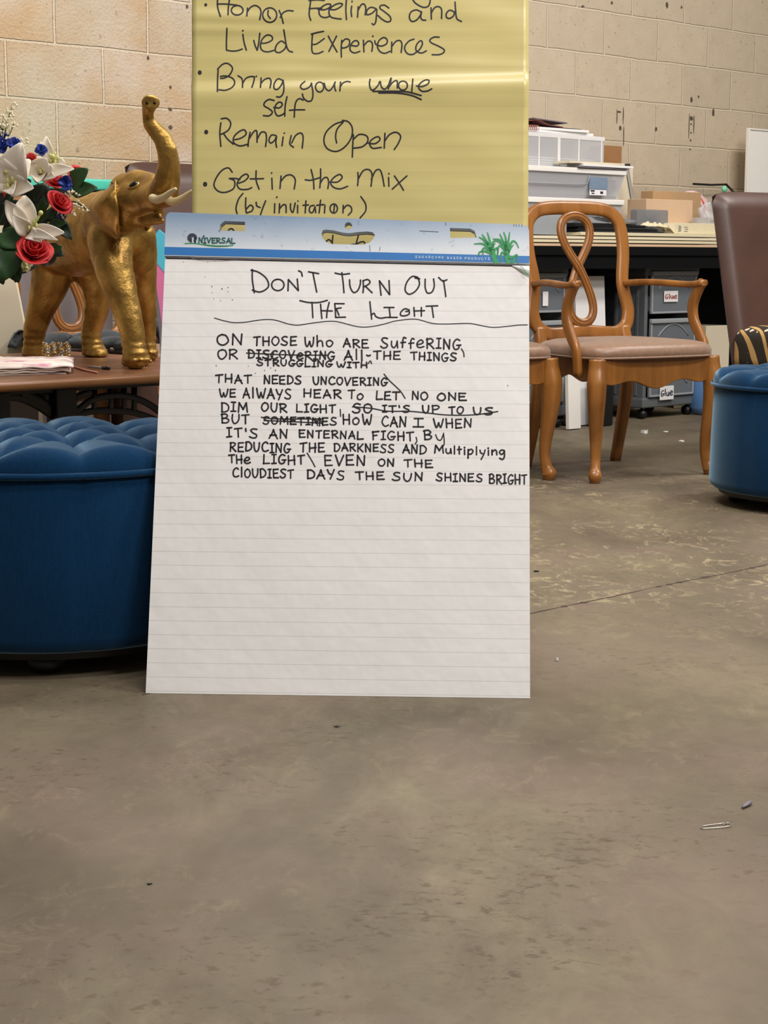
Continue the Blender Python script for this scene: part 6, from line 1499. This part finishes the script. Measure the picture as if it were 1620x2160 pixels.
# ------------------------------------------------------------------ under the bench
def cart(name, px0, px1, pyt, t_, depth, drawers, label, labels=()):
    s0_, z1 = wall_px(px0, pyt, t_); s1_, _ = wall_px(px1, pyt, t_); W_ = s1_ - s0_; z0_ = .055; H_ = z1
    t = wthing(name, label, 'drawer cart', (s0_ + s1_) / 2, t_ - depth / 2, 0); fr_ = .026
    D2 = depth / 2
    for sx in (-1, 1):
        MB().box((sx * (W_ / 2 - .012), 0, (z0_ + H_) / 2), (.024, depth, H_ - z0_ - .03)).build('side_panel', 'grey_plastic', t, bevel=.006)
        for k in range(4): MB().box((sx * (W_ / 2 + .0005), -D2 + .05 + k * depth * .22, (z0_ + H_) / 2 - .03), (.006, .018, H_ - z0_ - .18)).build('side_rib', 'grey_plastic', t, bevel=.002)
    MB().box((0, 0, H_ - .03), (W_ + .012, depth + .012, .06)).build('top', 'grey_plastic', t, bevel=.012)
    for sx in (-1, 1): MB().box((sx * W_ * .36, 0, H_ + .008), (W_ * .26, depth * .96, .022)).build('top_ridge', 'grey_plastic', t, bevel=.006)
    MB().box((0, 0, z0_ + .025), (W_ + .008, depth + .008, .05)).build('base', 'grey_plastic', t, bevel=.008)
    MB().box((0, D2 - .005, (z0_ + H_) / 2), (W_ - .02, .01, H_ - z0_)).build('rear_panel', 'grey_plastic', t)
    for sx in (-1, 1):
        for sy in (-1, 1):
            c_ = MB().cyl((sx * (W_ / 2 - .03) - .013, sy * (D2 - .03), .024), (sx * (W_ / 2 - .03) + .013, sy * (D2 - .03), .024), .024, 18)
            c_.cyl((sx * (W_ / 2 - .03), sy * (D2 - .03), .024), (sx * (W_ / 2 - .03), sy * (D2 - .03), .06), .008, 8); c_.build('caster', 'black', t, smooth=True)
    n_ = len(drawers); dl = []
    for k, (pt, pb_) in enumerate(drawers):
        zt_ = wall_px((px0 + px1) / 2, pt, t_)[1]; zb_ = wall_px((px0 + px1) / 2, pb_, t_)[1]; zb_ = max(zb_, z0_ + .052); h = zt_ - zb_; wd = W_ - .058
        d_ = MB().box((0, -D2 - .006, (zt_ + zb_) / 2), (wd, .012, h)).build('drawer', 'smoke', t, bevel=.004)
        MB().box((0, -D2 - .012, zt_ - .012), (wd, .022, .022)).build('drawer_rim', 'lid_grey', d_, bevel=.004)
        for sx in (-1, 1): MB().box((sx * (wd / 2 - .008), -D2 - .013, (zt_ + zb_) / 2 - .01), (.010, .006, h - .03)).build('drawer_edge', 'lid_grey', d_, bevel=.002)
        MB().box((0, -D2 - .013, zb_ + .006), (wd - .01, .006, .010)).build('drawer_edge', 'lid_grey', d_, bevel=.002)
        pts = [(x_ * wd * .34, -D2 - .014, zt_ - .028 - .055 * (1 - math.cos(x_ * PI / 2)) * 0 - .06 * (x_ * x_) ) for x_ in [i / 8 - 1 for i in range(17)]]
        MB().sweep(pts, .003, .003, ref=(0, 1, 0), n=6).build('handle_arch', 'lid_grey', d_, smooth=True)
        MB().box((0, D2 * .1, (zb_ + h * .22)), (wd - .05, depth * .7, h * .36)).build('contents', ('lid_grey', 'slate', 'charcoal')[k % 3], d_, bevel=.01)
        dl.append((d_, zt_, zb_, wd))
    return t, dl, D2, (s0_ + s1_) / 2, t_
def cart_label(ct, k, pxc, pyc, pw, ph, text, mat):
    t, dl, D2, sc_, t_ = ct; d_, zt_, zb_, wd = dl[k]
    s_, z_ = wall_px(pxc, pyc, t_); x_ = s_ - sc_; w2 = wall_px(pxc + pw / 2, pyc, t_)[0] - wall_px(pxc - pw / 2, pyc, t_)[0]; h2 = wall_px(pxc, pyc - ph / 2, t_)[1] - wall_px(pxc, pyc + ph / 2, t_)[1]
    y_ = -D2 - .019
    MB().box((x_, y_, z_), (w2, .0012, h2)).build('paper_label', 'white_paper', d_)
    m_ = MB(); word(m_, text, .08, .30, .92, .72, .075, lambda a, b: V((x_ + (a - .5) * w2, y_ - .0010, z_ - (b - .5) * h2)), slope=-.02, jit=.02); m_.build('lettering', mat, d_, fix=False)
M['red_marker'] = simple('red_marker', (150, 70, 66), .6)
ca = cart('drawer_cart', 1363, 1474, 556, .40, .30, [(571, 661), (671, 762), (772, 856)], 'grey drawer cart on casters under the bench, right of the armchair legs')
cart_label(ca, 0, 1409, 625, 29, 23, 'Glue', 'red_marker'); cart_label(ca, 2, 1400, 828, 29, 29, 'Glue', 'print_dark')
cb = cart('drawer_cart', 1092, 1198, 556, .40, .30, [(575, 660), (676, 762), (772, 850)], 'grey drawer cart on casters under the bench, behind the left side of the armchair back')
MB().box((0, 0, 0), (.001, .001, .001))
t, dl, D2, sc_, t_ = cb; s_, z_ = wall_px(1144, 630, t_); MB().box((s_ - sc_, -D2 - .019, z_), (.036, .0012, .065)).build('paper_label', 'white_paper', dl[0][0])
t, dl, D2, sc_, t_ = cb; s_, z_ = wall_px(1160, 836, t_); MB().box((s_ - sc_, -D2 - .019, z_), (.045, .0012, .05)).build('paper_label', 'white_paper', dl[2][0])
# boards, papers and the black case between the carts
def lean(name, mat, pxl, pxr, pyt, t_, th_, label, cat_, tilt=.08):
    s0_, z1 = wall_px(pxl, pyt, t_); s1_, _ = wall_px(pxr, pyt, t_)
    o = MB().box((0, 0, z1 / 2), (s1_ - s0_, th_, z1)).build(name, mat, None, bevel=.0015); o.location = wall_pt((s0_ + s1_) / 2, t_ + .0, .004); o.rotation_euler = (-tilt, 0, YAW); return tag(o, label, cat_)
lean('grey_board', 'lid_grey', 1196, 1250, 585, .34, .012, 'pale grey board leaning under the bench, seen through the splat', 'board')
lean('charcoal_board', 'charcoal', 1202, 1220, 608, .375, .010, 'narrow charcoal board leaning before the pale grey board', 'board', .07)
lean('white_board', 'white_paper', 1224, 1286, 584, .41, .018, 'white foam board leaning under the bench right of the splat', 'board', .06)
lean('white_board', 'white_plastic', 1199, 1224, 790, .50, .02, 'short white board standing between the chair legs under the bench', 'board', .05)
bc = item('speaker_case', 'black_cloth', 1255, 588, 1297, .30, .2, 0.0, 'tall black case under the bench behind the armchair', 'case')
item('black_bin', 'black', 1258, 792, 1296, .50, .05, 0.0, 'short black bin between the chair leg and the drawer cart', 'bin', bevel=.01)
item('pale_carton', 'cream', 1490, 688, 1540, .30, .2, 0.0, 'pale carton under the bench beside the leather chair', 'carton')
bg = MB(); 
bc_ = on_z(1494, 876, 0); 
bgm = MB().lathe([(.0, .0), (.075, .003), (.105, .04), (.11, .10), (.095, .17), (.07, .22), (.03, .25), (.0, .252)], n=28, cap=False)
for v in bgm.v:
    k = 1 + .16 * noise.noise(v * 14) + .06 * noise.noise(v * 40); v.x *= k * .85; v.y *= k * .8
o = bgm.build('blue_plastic_bag', 'blue_bag', None, smooth=True); o.location = (bc_.x, bc_.y + .05, 0.002); tag(o, 'crumpled blue plastic bag on the floor right of the drawer cart', 'bag')
# whiteboard propped against the wall at the far right, with its frame
s0_, z1 = wall_px(1577, 272, .14)
wbd = wthing('whiteboard', 'white board standing on the bench at the right edge of the photo', 'whiteboard', s0_ + .45, .21, 0)
zb2 = zd + .002; hgt = z1 - zb2
wbd.location = wall_pt(s0_ + .45, .14, zd + th * 3 + .004)
hgt = z1 - wbd.location.z
MB().box((0, 0, hgt / 2), (.9, .018, hgt)).build('panel', 'white_plastic', wbd, bevel=.002)
MB().sweep([(-.45, -.004, .0), (-.45, -.004, hgt), (.45, -.004, hgt), (.45, -.004, 0)], .006, .012, ref=(0, 1, 0), n=8, e=5, closed=True).build('frame', 'white_plastic', wbd)

# ================================================================== small litter on the floor
def litter(name, px, py, size, mat, label, cat_, seed):
    rr = random.Random(seed); c = on_z(px, py, 0); n = 6; vs = []
    for i in range(n):
        a = 2 * PI * i / n + rr.uniform(-.3, .3); vs.append(V((size[0] * rr.uniform(.7, 1.1) * math.cos(a), size[1] * rr.uniform(.7, 1.1) * math.sin(a), 0)))
    m_ = MB().add([v + V((0, 0, .001)) for v in vs] + [v * .9 + V((0, 0, size[2] * rr.uniform(.6, 1.2))) for v in vs], [tuple(reversed(range(n))), tuple(range(n, 2 * n))] + [(i, (i + 1) % n, n + (i + 1) % n, n + i) for i in range(n)])
    o = m_.build(name, mat, None); o.location = (c.x, c.y, 0); tag(o, label, cat_)
litter('paper_scrap', 1359, 914, (.016, .03, .016), 'white_paper', 'white triangular paper scrap under the armchair', 'scrap', 1)
litter('paper_scrap', 1404, 911, (.012, .02, .004), 'white_paper', 'small pale scrap on the floor right of the triangular scrap', 'scrap', 2)
litter('paper_scrap', 1438, 931, (.013, .025, .004), 'white_paper', 'pale round scrap on the floor near the armchair right leg', 'scrap', 3)
litter('white_crumb', 1175, 1394, (.004, .004, .006), 'white_paper', 'tiny white crumb on the floor right of the easel pad', 'crumb', 4)
litter('dark_crumb', 711, 1534, (.006, .0025, .002), 'black', 'tiny black fleck on the floor below the easel pad', 'crumb', 5)
litter('dark_crumb', 315, 1866, (.004, .002, .002), 'black', 'tiny black fleck on the floor at the lower left', 'crumb', 6)
litter('dark_crumb', 1131, 1206, (.010, .006, .003), 'black', 'dark chip on the floor just right of the easel pad edge', 'crumb', 7)
# paper clip
pcx = on_z(1510, 1743, 0); k = pcx.y / FPX / math.cos(0.1)
pl = [on_z(a, b, .0016) for a, b in ((1535, 1735.5), (1485, 1742), (1479.5, 1745), (1486, 1747.5), (1536, 1743.5), (1541.5, 1739.5), (1537, 1736), (1530, 1737.5), (1527, 1740))]
m_ = MB().sweep(cat(pl, 5), .0007, .0007, ref=(0, 0, 1), n=8); o = m_.build('paper_clip', 'steel', None, wloc=(pcx.x, pcx.y, 0), smooth=True); o.location = (pcx.x, pcx.y, 0); tag(o, 'silver paper clip on the floor at the lower right', 'paper clip')
a, b = on_z(1566, 1703, .003), on_z(1584, 1691, .004); c_ = (a + b) / 2
m_ = MB().sweep([a, a.lerp(b, .4), a.lerp(b, .85), b], [.0016, .0034, .0040, .0022], [.0012, .0026, .003, .0018], ref=(0, 0, 1), n=12)
o = m_.build('pen_cap', 'slate', None, wloc=(c_.x, c_.y, 0), smooth=True); o.location = (c_.x, c_.y, 0); tag(o, 'small grey pointed pen cap on the floor above the paper clip', 'pen cap')
